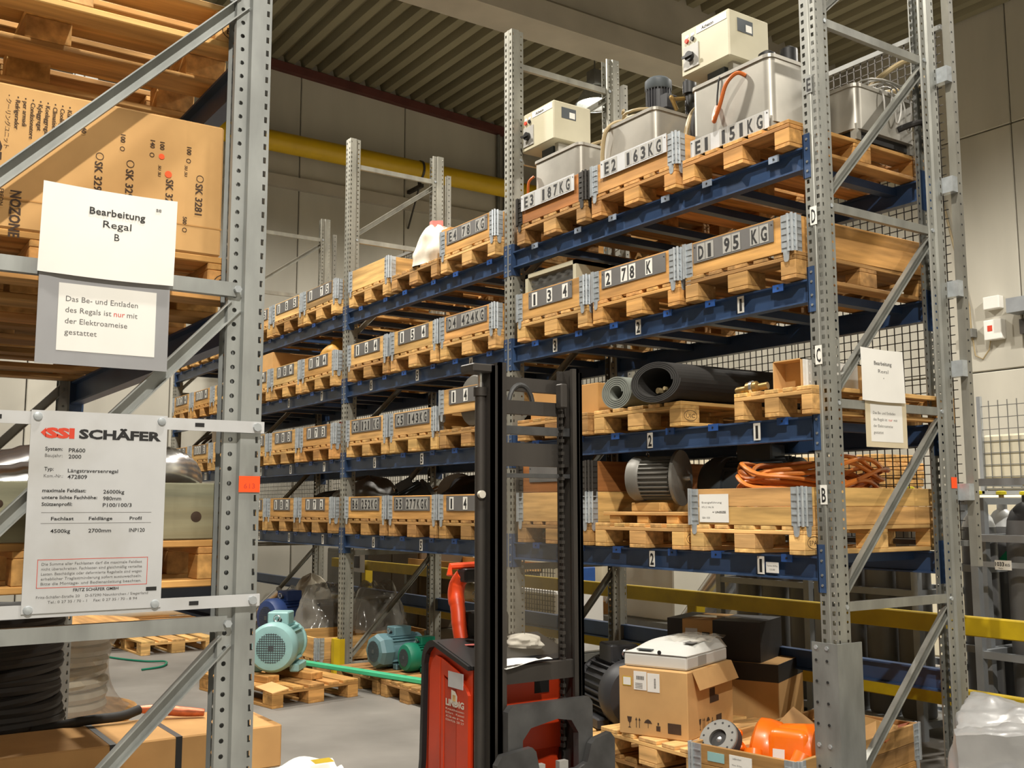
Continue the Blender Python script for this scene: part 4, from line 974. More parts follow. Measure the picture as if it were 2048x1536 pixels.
obj('top_cover', mb('black_plastic').prism([(-.43, .885), (-.37, .895), (-.06, .815), (-.06, .80), (-.37, .878), (-.43, .87)], 'y', -.30, .30), ST)
obj('cover_disc', mb('ink_pink', True).cyl((-.30, -.16, .876), (-.30, -.16, .880), .028, n=14), ST)
fp = obj('front_panel', mb('truck_orange').rbox(-.078, -.045, -.25, .26, .40, .79, .008, 1), ST)
obj('data_plate', mb('ink').box(-.045, -.043, .04, .125, .665, .735), fp); obj('panel_seam', mb('ink').box(-.0455, -.0445, -.25, .26, .555, .56), fp)
obj('data_plate', mb('sign_alu').box(-.265, -.132, -.3045, -.3005, .70, .772), ST)
B = mb('cloth'); type_on(B, 'LINDIG', (-.285, -.3048, .615), EXF, EYF, .030, width=.165, bold=.04)
for i in range(4): type_on(B, ('Krauthausen', 'Erfurt   Kassel', 'Gera', '036926 28 27')[i], (-.285, -.3048, .595-.017*i), EXF, EYF, .010, width=.165)
B.add([(-.235, -.3046, .635), (-.185, -.3046, .622), (-.180, -.3046, .665), (-.20, -.3046, .685), (-.235, -.3046, .69)], [(0,1,2,3,4)])
obj('lettering', B.mesh('lettering', fix=False), ST)
obj('paint_scrape', mb('wood_x').box(-.222, -.196, -.3056, -.3050, .640, .668), ST)
# tiller
obj('tiller_arm', mb('tiller_orange', True).tube(curve_pts([(-.42, -.13, .86), (-.45, -.13, .94), (-.48, -.12, 1.02), (-.52, -.11, 1.10), (-.515, -.10, 1.16), (-.48, -.09, 1.20)]), [.036]*10+[.038]*10+[.042]*12+[.040]*9, 12), ST)
obj('tiller_head', mb('black_plastic').rbox(-.50, -.41, -.12, .10, 1.165, 1.235, .015, 2), ST)
obj('tiller_grip', mb('tiller_orange', True).tube([(-.48, -.17, 1.20), (-.49, -.16, 1.245), (-.45, -.04, 1.25), (-.45, .10, 1.245), (-.46, .12, 1.20)], .018, 8), ST)
obj('battery_hood', mb('black_rubber').rbox(-.52, -.42, -.10, .16, .80, 1.02, .03, 2), ST)
for s in (-.24, .26): obj('wheel', mb('black_rubber', True).cyl((-.30, s-.03, .075), (-.30, s+.03, .075), .075, n=20), ST)
bag('rag', 'crumpled pale rag on top of the stacker cover', (-.93, -1.20, .862), .22, .16, .06, 'cloth', 31, 'rag')
solo('paper_sheet', mb('paper', True).grid(lambda u, v: (.14*(u-.5), .26*(v-.5), .010*math.sin(u*5+v*4)+.012*v), 6, 8), 'white paper lying on the stacker cross member', 'paper', (-.70, -1.38, .823))

# ------------------------------------------------------------------ floor goods right
def carton(name, label, loc, rz, w, d, h, col=(1, 1, 1), flaps=None, group=None):
    t = thing(name, label, 'carton', loc, rz, group)
    b = obj('body', mb('cardboard').rbox(-w/2, w/2, -d/2, d/2, 0, h, .004, 1), t, color=col)
    obj('tape', mb('board_tan').box(-w/2-.0006, w/2+.0006, -.03, .03, h*.72, h+.0008), t)
    return t
motor_p = pallet((-2.02, .42, 0), 'wooden pallet under the black motor right of the stacker', 0, NEW, 'euro pallets on the floor')
motor('big black finned motor with orange dot beside the stacker', (-1.98, .28, .1455), 1.25, .21, .66, 'motor_black', group='electric motors on the floor')
pallet((-1.08, .34, 0), 'lower wooden pallet of the stack under the printer carton', 0, OLD, 'euro pallets on the floor')
pallet((-1.06, .30, .1445), 'pale upper pallet of the stack under the printer carton', 0, PALE, 'euro pallets on the floor')
zS = .2895
cp = carton('carton', 'brown carton with shipping labels carrying a white printer', (-1.17, .03, zS), .36, .42, .60, .36)
obj('flap', mb('cardboard').box(-.002, .002, -.26, .26, -.105, 0), cp, (.214, .02, .36), (0, -.42, 0), color=(1, 1, 1))
obj('shipping_label', mb('paper').box(-.115, -.035, -.303, -.301, .245, .345), cp); obj('shipping_label', mb('paper').box(-.030, .045, -.303, -.301, .240, .340), cp)
obj('small_label', mb('rail_yellow').box(-.185, -.130, -.3025, -.301, .262, .312).use('paper').box(-.181, -.134, -.3030, -.3024, .266, .308), cp)
B = mb('ink'); 
for i in range(9): B.box(-.098+i*.0055, -.098+i*.0055+.0028, -.3038, -.303, .30, .32); B.box(.012, .022, -.3038, -.303, .262+i*.006, .2645+i*.006)
for i in range(4): B.box(-.105, -.06, -.3038, -.303, .255+.008*i, .257+.008*i)
obj('barcode', B, cp)
B = mb('print_brown')
def icons(B, fn):
    for poly in ([(-.16, .095), (-.13, .095), (-.135, .07), (-.143, .062), (-.143, .042), (-.135, .036), (-.155, .036), (-.147, .042), (-.147, .062), (-.155, .07)],
                 [(-.105, .04), (-.101, .04), (-.101, .08), (-.096, .08), (-.103, .095), (-.11, .08), (-.105, .08)], [(-.085, .04), (-.081, .04), (-.081, .08), (-.076, .08), (-.083, .095), (-.09, .08), (-.085, .08)],
                 [(-.055, .07), (-.045, .085), (-.03, .092), (-.015, .085), (-.005, .07)], [(-.031, .07), (-.028, .07), (-.028, .045), (-.031, .045)], [(.02, .035), (.045, .035), (.045, .062), (.02, .062)], [(.028, .066), (.037, .066), (.037, .08), (.028, .08)],
                 [(.09, .03), (.17, .03), (.17, .085), (.09, .085)]):
        B.add([fn(x, z) for x, z in poly], [tuple(range(len(poly)))])
icons(B, lambda x, z: (x, -.3016, z)); icons(B, lambda x, z: (.2116, x*.9-.02, z*1.0))
B.add([(.2116, -.02, .16), (.2116, .10, .16), (.2116, .10, .19), (.2116, .05, .20), (.2116, .05, .24), (.2116, -.02, .24)], [(0,1,2,3,4,5)])
obj('print', B.mesh('print', fix=False), cp, kind='stuff')
pr_ = thing('printer', 'white desktop printer standing on the labelled carton', 'printer', (-1.18, .04, zS+.3615), .36)
obj('base', mb('printer_white').rbox(-.195, .195, -.27, .27, 0, .075, .012, 2), pr_)
B = mb('printer_white', True); B.grid(lambda u, v: (-.195+.39*v, -.27+.54*u, .075 + (.052*math.sin(min(1, u*1.6)*PI/2)+.004)*(1-abs(2*v-1)**8)), 14, 10); B.box(-.194, .194, -.269, .269, .074, .079)
obj('lid', B, pr_); obj('grille', mb('ink_grey').box(.09, .15, -.10, .12, .126, .1275), pr_); obj('front_seam', mb('ink_grey').box(-.196, .196, -.2712, -.2702, .074, .077), pr_)
obj('logo', mb('ink', True).lathe([(.012, 0), (.012, .002), (.007, .002)], 14, (.03, -.2702, .088), (0, -1, 0)), pr_); obj('display', mb('motor_slate').box(-.12, -.03, -.255, -.22, .092, .097), pr_)
obj('film', mb('film_clear', True).grid(lambda u, v: (-.06+.26*u, -.05+.30*v, .133+.012*math.sin(u*14)*math.cos(v*11)+.012*v), 14, 14), pr_)
obj('data_label', mb('tile_grey').box(.1952, .1962, -.13, -.02, .012, .066), pr_)
# dark printed cartons behind
def dark_carton(label, loc, rz, w, d, h, bands):
    t = thing('carton', label, 'carton', loc, rz); obj('body', mb('cardboard').rbox(-w/2, w/2, -d/2, d/2, 0, h, .004, 1), t, color=(.86, .84, .80))
    for z0, z1 in bands: obj('printed_band', mb('print_black').box(-w/2-.001, w/2+.001, -d/2-.001, d/2+.001, z0, z1), t)
    return t
t = pallet((-1.42, .86, 0), 'wooden pallet under the black banded cartons', 0, OLD, 'euro pallets on the floor')
t = dark_carton('brown carton with black printed bands under the dark carton', (-1.33, .80, .146), .42, .52, .50, .46, ((.0, .09), (.355, .459)))
B = mb('cardboard'); B.box(.261, .2625, -.18, .15, .015, .075); B.use('print_black')
for i in range(5): B.box(.2625, .2632, -.16+.06*i, -.125+.06*i, .028, .062)
obj('icon_row', B, t)
t = dark_carton('black and brown carton lying on top of the banded carton', (-1.46, .72, .6075), .42, .60, .42, .235, ())
obj('printed_panel', mb('print_black').box(.0, .3012, -.2112, .2112, -.0005, .2362), t); obj('printed_panel', mb('print_black').box(-.3012, -.20, -.2112, .2112, -.0005, .2362), t)
obj('label', mb('cylinder_pale').box(-.18, -.10, -.2122, -.2112, .09, .18), t); obj('symbol', mb('print_black').box(-.07, -.02, -.2122, -.2105, .06, .16), t)
obj('top_tape', mb('film_clear').box(-.2, .1, -.06, .06, .2355, .2372), t)
# crate with the orange robot
RZC = .18
rb0 = Vector((-.512, .369, 0)); ex_ = Vector((math.cos(RZC), math.sin(RZC), 0)); ey_ = Vector((-math.sin(RZC), math.cos(RZC), 0))
pallet((rb0.x, rb0.y, 0), 'wooden pallet under the robot crate', RZC, ORA, 'euro pallets on the floor', scale=(.62/.8, 1.3/1.2, 1))
t = collar((rb0.x, rb0.y, .1455), 'old brown collar holding the orange robot parts', RZC, OLD, size=(.62, 1.30), planks=2)
obj('torn_sticker', mb('motor_pale').box(-.20, -.10, -.6535, -.651, .12, .165), t); obj('delivery_note', mb('paper').box(-.07, .06, -.6535, -.651, .06, .17), t)
lettering(t, [('Lieferschein', (-.05, -.6542, .15), .010, dict(width=.05)), ('Ware: 20 Kart.', (-.055, -.6542, .12), .008, dict(width=.06)), ('Pos. 1 bis 4', (-.055, -.6542, .10), .008, dict(width=.055))], 'ink_grey')
rbt = thing('robot_arm', 'orange robot arm parts lying in the open crate', 'robot', (rb0.x, rb0.y, .1455), RZC)
RS = Vector((-.055, -.15, -.045))
ax = Vector((.02, -.78, .62)).normalized(); o = Vector((-.215, -.53, .205))
fl = obj('mounting_flange', mb('motor_grey', True).lathe([(.048, -.018), (.048, .012), (.103, .012), (.107, .008), (.107, -.03), (.09, -.034)], 36, o, ax, caps=False), rbt)
u_, w_ = MB().frame(ax)
for i in range(12):
    a = 2*PI*i/12; c = o+ax*.012+(u_*math.cos(a)+w_*math.sin(a))*.084
    obj('bolt_hole', mb('ink').cyl(c, c+ax*.001, .006, n=8), fl)
obj('flange_hub', mb('chrome', True).lathe([(.047, -.02), (.03, -.005), (.0001, -.003)], 24, o, ax), fl)
obj('flange_rim', mb('black_rubber', True).lathe([(.109, -.004), (.111, -.008), (.111, -.045), (.09, -.05)], 36, o, ax), fl)
obj('wrist', mb('robot_orange', True).lathe([(.075, -.20), (.085, -.17), (.085, -.12), (.07, -.10), (.095, -.07), (.10, -.04)], 24, o, ax), rbt)
for i in range(7):
    a = 2*PI*i/7; c = o-ax*.06+(u_*math.cos(a)+w_*math.sin(a))*.10
    obj('knob', mb('robot_orange', True).lathe([(.001, -.02), (.016, -.014), (.02, 0), (.016, .014), (.001, .02)], 10, c, ax), rbt)
obj('joint_disc', mb('robot_orange', True).lathe([(.02, -.075), (.15, -.075), (.165, -.06), (.17, 0), (.165, .045), (.14, .06), (.10, .07)], 32, (-.015, -.17, .175), (-.9, -.35, .15)), rbt, RS)
obj('arm_housing', mb('robot_orange', True).lathe([(.06, -.06), (.12, -.05), (.14, 0), (.14, .15), (.125, .18), (.05, .19)], 28, (.10, -.15, .19), (.95, .15, .1)), rbt, RS)
B = mb('robot_orange', True); B.rbox(-.10, .11, -.13, .13, -.14, .125, .045, 4, mx=T(.145, -.17, .19) @ RZ(.25) @ RX(-.15)); bh = obj('motor_block', B, rbt, RS)
obj('type_label', mb('paper').box(-.03, .03, -.0012, 0, -.035, .035), bh, (.145, -.306, .20), (-.12, 0, .25)); 
obj('yoke', mb('robot_orange', True).tube(curve_pts([(.01, -.32, .21), (.04, -.37, .10), (.14, -.385, .04), (.23, -.35, .10), (.265, -.27, .22)]), [.05]*8+[.045]*8+[.045]*8+[.05]*9, 12), rbt, RS)
obj('end_cap', mb('robot_orange', True).lathe([(.02, -.10), (.10, -.09), (.125, -.03), (.12, .04), (.08, .08), (.02, .09)], 28, (.22, .02, .18), (.7, -.6, .35)), rbt, RS)
obj('lower_arm', mb('robot_orange', True).tube(curve_pts([(.10, .05, .12), (.05, .25, .11), (-.02, .45, .10)]), .075, 14), rbt)
t = thing('cardboard_scrap', 'torn cardboard flaps sticking out of the robot crate', 'cardboard', (rb0.x, rb0.y, .1455), RZC)
for (x, y, z, a, b, w, d) in ((.10, .40, .16, .5, .2, .34, .22), (-.02, .53, .17, -.4, .3, .40, .16), (.16, .25, .15, .3, -.5, .2, .2), (-.2, .2, .15, .35, .6, .18, .3)):
    obj('flap', mb('cardboard').box(-w/2, w/2, -d/2, d/2, 0, .005), t, (x, y, z), (a, b, .3), color=jit((1.05, 1.02, .98)))
obj('pink_sheet', mb('copper').box(-.12, .12, -.2, .2, 0, .004), t, (.18, .42, .13), (.1, -.35, .1))

# ------------------------------------------------------------------ floor goods left bays
pallet((-5.14, -.80, 0), 'wooden pallet in the aisle under the pale blue motor', .16+PI/2, ORA, 'euro pallets on the floor')
for y in (-.20, .20): solo('wood_beam', mb('wood_x').rbox(-.30, .30, -.06, .06, 0, .055, .004, 1), 'short wooden beam under the pale blue motor, %s one' % ('front' if y < 0 else 'rear'), 'beam', (-5.06+.1*y, -.88+y*.9, .1455), .3, color=ORA)
motor('pale blue motor with round fan grille standing in the aisle', (-5.05, -.82, .2015), .93, .195, .56, 'motor_pale', group='electric motors on the floor')
solo('green_bar', mb('green_bar').rbox(-.85, .85, -.035, .035, 0, .035, .004, 1), 'long mint green painted bar lying across the aisle floor pallets', 'bar', (-4.77, -.20, .15), .254)
pallet((-4.98, .45, 0), 'old pallet under the teal motor on the floor', .0, OLD, 'euro pallets on the floor'); pallet((-4.12, .45, 0), 'old pallet under the green motor on the floor', 0, OLD, 'euro pallets on the floor')
motor('teal motor with octagonal fan cover on old pallet', (-4.95, .24, .1455), .10, .145, .52, 'motor_teal', group='electric motors on the floor', octo=True)
motor('dark green motor behind the stacker', (-4.64, .33, .1455), .06, .118, .42, 'motor_green', group='electric motors on the floor')
motor('dark teal pump motor behind the green motor', (-4.1, .80, .1455), .5, .16, .5, 'motor_teal', group='electric motors on the floor')
pallet((-6.15, .42, 0), 'pallet under the low crate behind the yellow foot guard', 0, OLD, 'euro pallets on the floor')
collar((-6.15, .42, .1455), 'yellow collar crate behind the yellow foot guard', 0, NEW)
def drape(label, loc, w, d, h, seed, m='film_grey'):
    rnd = random.Random(seed); ph = [rnd.uniform(0, 6.28) for _ in range(8)]
    def fn(u, v):
        a = v*2*PI; k = u**.8
        r = (.18+.82*k)*(1+.10*math.sin(2*a+ph[0])+.06*math.sin(5*a+ph[1])*u+.05*math.sin(11*a+ph[2])*u*u)
        z = h*(1-u**2.6)*(1+.10*math.sin(3*a+ph[3])*u*(1-u)*3)+.02*math.sin(9*a+ph[4]+6*u)*(1-u)
        q = Vector((r*math.cos(a)*2.2+ph[5], r*math.sin(a)*2.2+ph[6], z*2.5))
        jj = abs(noise.noise(q))*.9+abs(noise.noise(q*2.7))*.45-.35
        r += .16*jj*(.3+u); z += .16*jj*h*(1-u*u)
        return (w/2*r*math.cos(a), d/2*r*math.sin(a), max(0, z))
    return fn, ph
def wrapped(label, loc, w, d, h, seed, core):
    t = thing('wrapped_machine', label, 'machine', loc)
    obj('core', mb(core).rbox(-w*.30, w*.30, -d*.30, d*.30, 0, h*.72, .04, 2), t)
    fn, _ = drape(label, loc, w, d, h, seed); obj('plastic_sheet', mb('film_grey', True).grid(fn, 34, 80, wrap=True), t)
    return t
pallet((-7.05, .42, 0), 'pallet under the plastic covered machine on the far left', 0, OLD, 'euro pallets on the floor')
pallet((-7.87, .45, 0), 'pallet under the dark blue motor on the far left', 0, OLD, 'euro pallets on the floor')
wrapped('machine under crumpled grey plastic behind the pale motor', (-6.86, .45, .1455), .66, .80, .60, 5, 'motor_black')
wrapped('machine under shiny plastic right of the yellow footed upright', (-6.12, .60, .3415), .66, .66, .44, 8, 'motor_black')
motor('dark blue motor behind the pale blue motor', (-7.62, .30, .1455), .25, .20, .60, 'motor_blue', group='electric motors on the floor', boxmat='motor_blue')
bag('plastic_bundle', 'clear plastic wrapped bundle above the dark blue motor', (-8.0, .72, .1455), .5, .5, .62, 'drum_wrap', 21, 'bundle')
for i, (x, y, a) in enumerate(((-8.75, .05, .30), (-8.9, .30, .45))):
    solo('steel_tube', mb('chrome', True).cyl((0, 0, 0), (.62*math.cos(a), .35, .55), .05, n=14), 'leaning shiny steel tube behind the pale motor, %s one' % ('front' if i == 0 else 'rear'), 'tube', (x, y, .05))
# far aisle: pallets, wrapped white roll, green wire
pallet((-8.65, -.80, 0), 'bright yellow pallet at the far end of the aisle', .06+PI/2, PALE, 'euro pallets on the floor')
pallet((-9.35, -1.0, 0), 'pale pallet under the white roll at the aisle end', PI/2, PALE, 'euro pallets on the floor')
collar((-9.35, -1.0, .1455), 'orange collar under the white roll at the aisle end', PI/2, ORA)
solo('wrapped_roll', mb('white', True).tube(curve_pts([(0, -.62, 0), (0, -.58, 0), (0, 0, .012), (0, .55, .0), (0, .60, 0)], 4), [.02]+[.085]*15+[.04], 16), 'long white wrapped roll lying on the crate at the aisle end', 'roll', (-8.55, -1.0, .43))
solo('wooden_bearer', mb('wood_y').rbox(-.1, .1, -.6, .6, 0, .18, .004, 1), 'orange wooden bearer under the white roll', 'beam', (-8.60, -1.0, .1455), color=ORA)
solo('green_wire', mb('motor_green', True).tube(curve_pts([(-8.6, -1.6, .01), (-8.0, -1.45, .01), (-7.55, -1.25, .012), (-7.35, -1.1, .02), (-7.1, -1.2, .012), (-7.0, -1.42, .012)]), .010, 6), 'dark green wire end curled on the aisle floor', 'wire')
# ------------------------------------------------------------------ rack B goods
pallet((XB-.50, YB-.61, LB['3']+.0015), 'pallet stamped EPA on the top beams of the left rack', 0, NEW, 'euro pallets in the left rack', stamp='EPA')
pallet((XB-1.36, YB-.61, LB['3']+.0015), 'second pallet on the top beams of the left rack', 0, OLD, 'euro pallets in the left rack')
pallet((XB-2.22, YB-.61, LB['3']+.0015), 'third pallet on the top beams of the left rack', 0, NEW, 'euro pallets in the left rack')
pallet((XB-.50, YB-.61, LB['2']+.0015), 'pallet under the cooling unit carton in the left rack', 0, ORA, 'euro pallets in the left rack', stamp='EPA')
pallet((XB-1.36, YB-.61, LB['2']+.0015), 'second pallet on the middle beams of the left rack', 0, OLD, 'euro pallets in the left rack'); pallet((XB-2.22, YB-.61, LB['2']+.0015), 'third pallet on the middle beams of the left rack', 0, OLD, 'euro pallets in the left rack')
cb = thing('carton', 'large brown cooling unit carton printed with rotated text', 'carton', (XB-.50, YB-.525, LB['2']+.147))
obj('body', mb('cardboard').rbox(-.40, .40, -.60, .41, 0, .435, .006, 1), cb, color=(1.06, 1.04, 1.0))
obj('seam', mb('board_tan').box(.4, .4012, -.6, .41, .088, .092), cb)
XC = .4016; exd, eyd = Vector((0, 0, -1)), Vector((0, 1, 0))
def CB(lines, m='print_brown'): lettering(cb, [(t_, (XC, y, z), h, kw) for t_, y, z, h, kw in lines], m, exd, eyd)
wl = ['Kühlgerät', 'Cooling unit', 'Climatiseur', 'Koelaggregaat', 'Kylaggregat', 'Condizionatore', 'per armadi', 'Refrigerador']
CB([('• '+w, -.072-.0205*i, .400, .0128, dict(bold=.015)) for i, w in enumerate(wl)] + [('・クーリングユニット', -.072-.0205*8.2, .400, .0125, {})])
CB([('CE', -.285, .262, .042, dict(width=.062, bold=.02)), ('Made in Germany', -.290, .180, .0145, dict(bold=.015)),
    ('NOZONE', -.215, .115, .030, dict(width=.14, bold=.03)), ('FREON', -.245, .115, .012, dict(bold=.01)),
    ('140', -.030, .352, .0145, dict(bold=.02)), ('100', .085, .346, .0145, dict(bold=.02)), ('140', .175, .346, .0145, dict(bold=.02)), ('100', .205, .346, .0145, dict(bold=.02)), ('100', .29, .346, .0145, dict(bold=.02)),
    ('.5U .5U', .202, .27, .009, dict(bold=.02)), ('.5U .5U', .285, .285, .009, dict(bold=.02)),
    ('SK 3293', .013, .246, .0235, dict(bold=.02)), ('SK 3294', .105, .238, .0235, dict(bold=.02)), ('SK 3280', .228, .228, .0235, dict(bold=.02)), ('SK 3281', .322, .230, .0235, dict(bold=.02)), ('500', .285, .115, .0125, dict(bold=.02))])
B = mb('print_brown')
def ring(B, y, z, r, t_=.0022, n=18):
    for i in range(n):
        a, c = 2*PI*i/n, 2*PI*(i+1)/n
        B.add([(XC, y+math.cos(a)*r, z+math.sin(a)*r), (XC, y+math.cos(c)*r, z+math.sin(c)*r), (XC, y+math.cos(c)*(r-t_), z+math.sin(c)*(r-t_)), (XC, y+math.cos(a)*(r-t_), z+math.sin(a)*(r-t_))], [(0,1,2,3)])
for y, z, r in ((.091, .300, .0075), (.181, .298, .0075), (.296, .300, .0075), (.026, .263, .012), (.117, .256, .012), (.335, .247, .012), (.291, .072, .0075)): ring(B, y, z, r)
obj('print_rings', B.mesh('print_rings', fix=False), cb)
B = mb('fluo_red', True)
for y, z, r in ((.211, .298, .009), (.234, .244, .011)): B.cyl((XC-.0005, y, z), (XC+.0006, y, z), r, n=18)
obj('fluo_dots', B, cb)
pallet((XB-.50, YB-.61, LB['1']+.0015), 'pallet under the grey wooden crate in the left rack', 0, ORA, 'euro pallets in the left rack'); pallet((XB-1.36, YB-.61, LB['1']+.0015), 'second pallet on the lowest beams of the left rack', 0, OLD, 'euro pallets in the left rack')
gc = thing('wooden_crate', 'open crate of greenish grey planks holding silver ducts', 'crate', (XB-.50, YB-.525, LB['1']+.147))
for x in (.38, -.40): obj('plank', mb('wood_grey_x').rbox(x, x+.02, -.60, .50, 0, .175, .004, 1), gc)
for y in (-.60, .48): obj('plank', mb('wood_grey_x').rbox(-.38, .38, y, y+.02, 0, .175, .004, 1), gc)
for y, z, r in ((.36, .07, .017), (-.2, .11, .012)): obj('knot', mb('print_brown', True).lathe([(r, 0), (r*.6, .0012), (.0001, .0016)], 16, (.4002, y, z), (1, 0, 0)), gc)
def duct(label, loc, pts, r):
    P_ = curve_pts(pts, 12); rr = [r*(1+.06*(k % 2)) for k in range(len(P_))]
    return solo('air_duct', mb('chrome', True).tube(P_, rr, 18), label, 'duct', loc)
duct('silver flexible duct bending over the crate edge', (XB-.50, YB-.525, LB['1']+.147), [(.30, -.40, .10), (.32, -.1, .16), (.30, .12, .20), (.22, .30, .22), (.05, .40, .18), (-.1, .3, .12)], .075)
duct('silver duct behind the bending duct in the crate', (XB-.50, YB-.525, LB['1']+.147), [(.05, -.45, .10), (.02, -.1, .22), (.0, .15, .27), (-.15, .34, .26), (-.3, .3, .14)], .07)
bag('film_bundle', 'bundle of crumpled silver film at the left edge of the crate', (XB-.42, YB-1.0, LB['1']+.149), .55, .35, .36, 'silver_film', 41, 'bundle')
# cable drums on the floor of rack B
def drum(label, loc, ro, rc, h, turns, cm, fm, seed, wrap=None):
    t = thing('cable_drum', label, 'cable drum', loc); rnd = random.Random(seed)
    for z in (0, h-.05): obj('flange', mb(fm, True).lathe([(.02, z), (ro, z), (ro, z+.05), (.02, z+.05)], 36), t, color=ORA)
    step = (h-.10)/turns
    for k in range(turns):
        r = rc*(1+rnd.uniform(-.03, .03)); z = .05+step*(k+.5); ph = rnd.uniform(0, 6)
        obj('cable_turn', mb(cm, True).tube([(r*math.cos(a), r*math.sin(a), z+.008*math.sin(2*a+ph)) for a in [2*PI*i/36 for i in range(36)]], step*.54, 8, closed=True), t)
    obj('core', mb('wood_z', True).cyl((0, 0, .04), (0, 0, h-.04), rc*.9, n=32), t)
    if wrap:
        obj('wrap_film', mb('film_clear', True).grid(lambda u, v: ((ro*1.01-(ro-rc)*.9*math.sin(u*PI)**.5+.012*math.sin(9*v*6.28+u*7))*math.cos(v*2*PI), (ro*1.01-(ro-rc)*.9*math.sin(u*PI)**.5+.012*math.sin(9*v*6.28+u*7))*math.sin(v*2*PI), h*.04+h*.94*u), 14, 60, wrap=True), t)
    return t
pallet((-4.28, -2.72, 0), 'wooden pallet under the wrapped white cable drum', .05+PI/2, NEW, 'euro pallets on the floor')
drum('white cable drum wrapped in clear film on wooden flanges', (-4.30, -2.74, .1455), .56, .33, .62, 7, 'drum_wrap', 'wood_x', 3, wrap=True)
pallet((-1.30, YB-.60, LB['0']+.0015), 'pallet on the low beams of the left rack under the carton', 0, OLD, 'euro pallets in the left rack')
pallet((-2.08, YB-.60, LB['0']+.0015), 'pallet on the low beams of the left rack under the coil', 0, OLD, 'euro pallets in the left rack', scale=(.9, 1, 1))
zL = LB['0']+.1465
bd = thing('cable_coil', 'tall black cable coil standing under the left rack', 'cable', (-1.98, -3.53, zL)); rnd = random.Random(8)
for k in range(16):
    r = .385*(1+rnd.uniform(-.035, .035)); ph = rnd.uniform(0, 6); z = .06+.038*k
    obj('cable_turn', mb('black_rubber', True).tube([(r*math.cos(a), r*math.sin(a), z+.010*math.sin(2*a+ph)) for a in [2*PI*i/40 for i in range(40)]], .024, 8, closed=True), bd)
obj('core', mb('black_rubber', True).cyl((0, 0, .01), (0, 0, .66), .37, n=36), bd)
lc = thing('carton', 'long flat brown carton with black straps on the low beams', 'carton', (-1.295, -3.06, zL), 0)
obj('body', mb('cardboard').rbox(-.23, .23, -.76, .665, 0, .178, .006, 1), lc, color=(1.04, .98, .92))
for y in (-.47, -.04, .22): obj('strap', mb('black_plastic').box(-.2315, .2315, y-.013, y+.013, -.0005, .1792), lc)
obj('yellow_tape', mb('rail_yellow').box(.04, .14, .42, .48, .178, .1788), lc); obj('end_flap', mb('cardboard').box(-.03, .18, .65, .73, .0, .004), lc, (0, 0, .17), (.2, 0, 0), color=(1.1, 1.05, 1))
zK = zL+.18
cc = thing('copper_cable_end', 'black cable with stripped copper strands lying on the carton', 'cable', (0, 0, 0))
obj('sheath', mb('black_rubber', True).tube(curve_pts([(-1.62, -3.30, zK-.02), (-1.50, -3.12, zK+.022), (-1.47, -2.98, zK+.03), (-1.50, -2.89, zK+.045)]), .021, 10), cc)
B = mb('copper', True); P_ = curve_pts([(-1.50, -2.89, zK+.045), (-1.48, -2.81, zK+.04), (-1.44, -2.72, zK+.028), (-1.40, -2.63, zK+.02)], 10)
B.tube(P_, [.015+.008*math.sin(i/len(P_)*PI) for i in range(len(P_))], 10)
obj('copper_strands', B, cc)
def paperheap(label, loc, w, d, seed, rz):
    rnd = random.Random(seed); p = [rnd.uniform(0, 6) for _ in range(4)]
    B = mb('paper', True).grid(lambda u, v: (w*(u-.5), d*(v-.5), .03+.03*math.sin(u*7+p[0])*math.cos(v*6+p[1])+.015*math.sin(u*17+p[2]+v*9)), 16, 16)
    B.use('rail_yellow').add([(-.05, d*.15, .078), (.05, d*.15, .076), (.05, d*.38, .078), (-.05, d*.38, .08)], [(0,1,2,3)])
    return solo('paper_sack', B, label, 'sack', loc, rz)
paperheap('flattened white paper sack with yellow strip, left of the upright', (-2.42, -2.28, .0), .5, .62, 3, .2); paperheap('flattened white paper sack with yellow strip, right of the upright', (-2.45, -1.72, .0), .45, .5, 6, -.1)
solo('wooden_stick', mb('wood_y').rbox(-.03, .03, -.5, .5, 0, .03, .004, 1), 'thin wooden slat lying in front of the long carton', 'stick', (-.98, -3.45, zL), .05, color=ORA)
solo('brown_blanket', mb('cardboard').rbox(-.7, .7, -.4, .45, 0, .30, .03, 2), 'brown wrapped bundle at the back of the lowest left shelf', 'bundle', (XB-1.5, YB-.525, LB['1']+.148), color=(.5, .45, .4))
# ------------------------------------------------------------------ behind the rack
def rail(name, label, y, x0, x1, posts, zs):
    t = thing(name, label, 'guard rail', (0, y, 0))
    for z0, z1 in zs: obj('rail_bar', mb('rail_yellow').rbox(x0, x1, -.03, .03, z0, z1, .006, 1), t)
    for x in posts: obj('post', mb('rail_yellow').rbox(x-.05, x+.05, .03, .13, 0, zs[0][1]-.02, .006, 1), t)
    return t
rail('guard_rail', 'yellow double guard rail running behind the blue rack', 1.45, -9.0, 2.6, (-8.2, -5.4, -2.55, .6, 2.4), ((.80, .91), (.385, .49)))
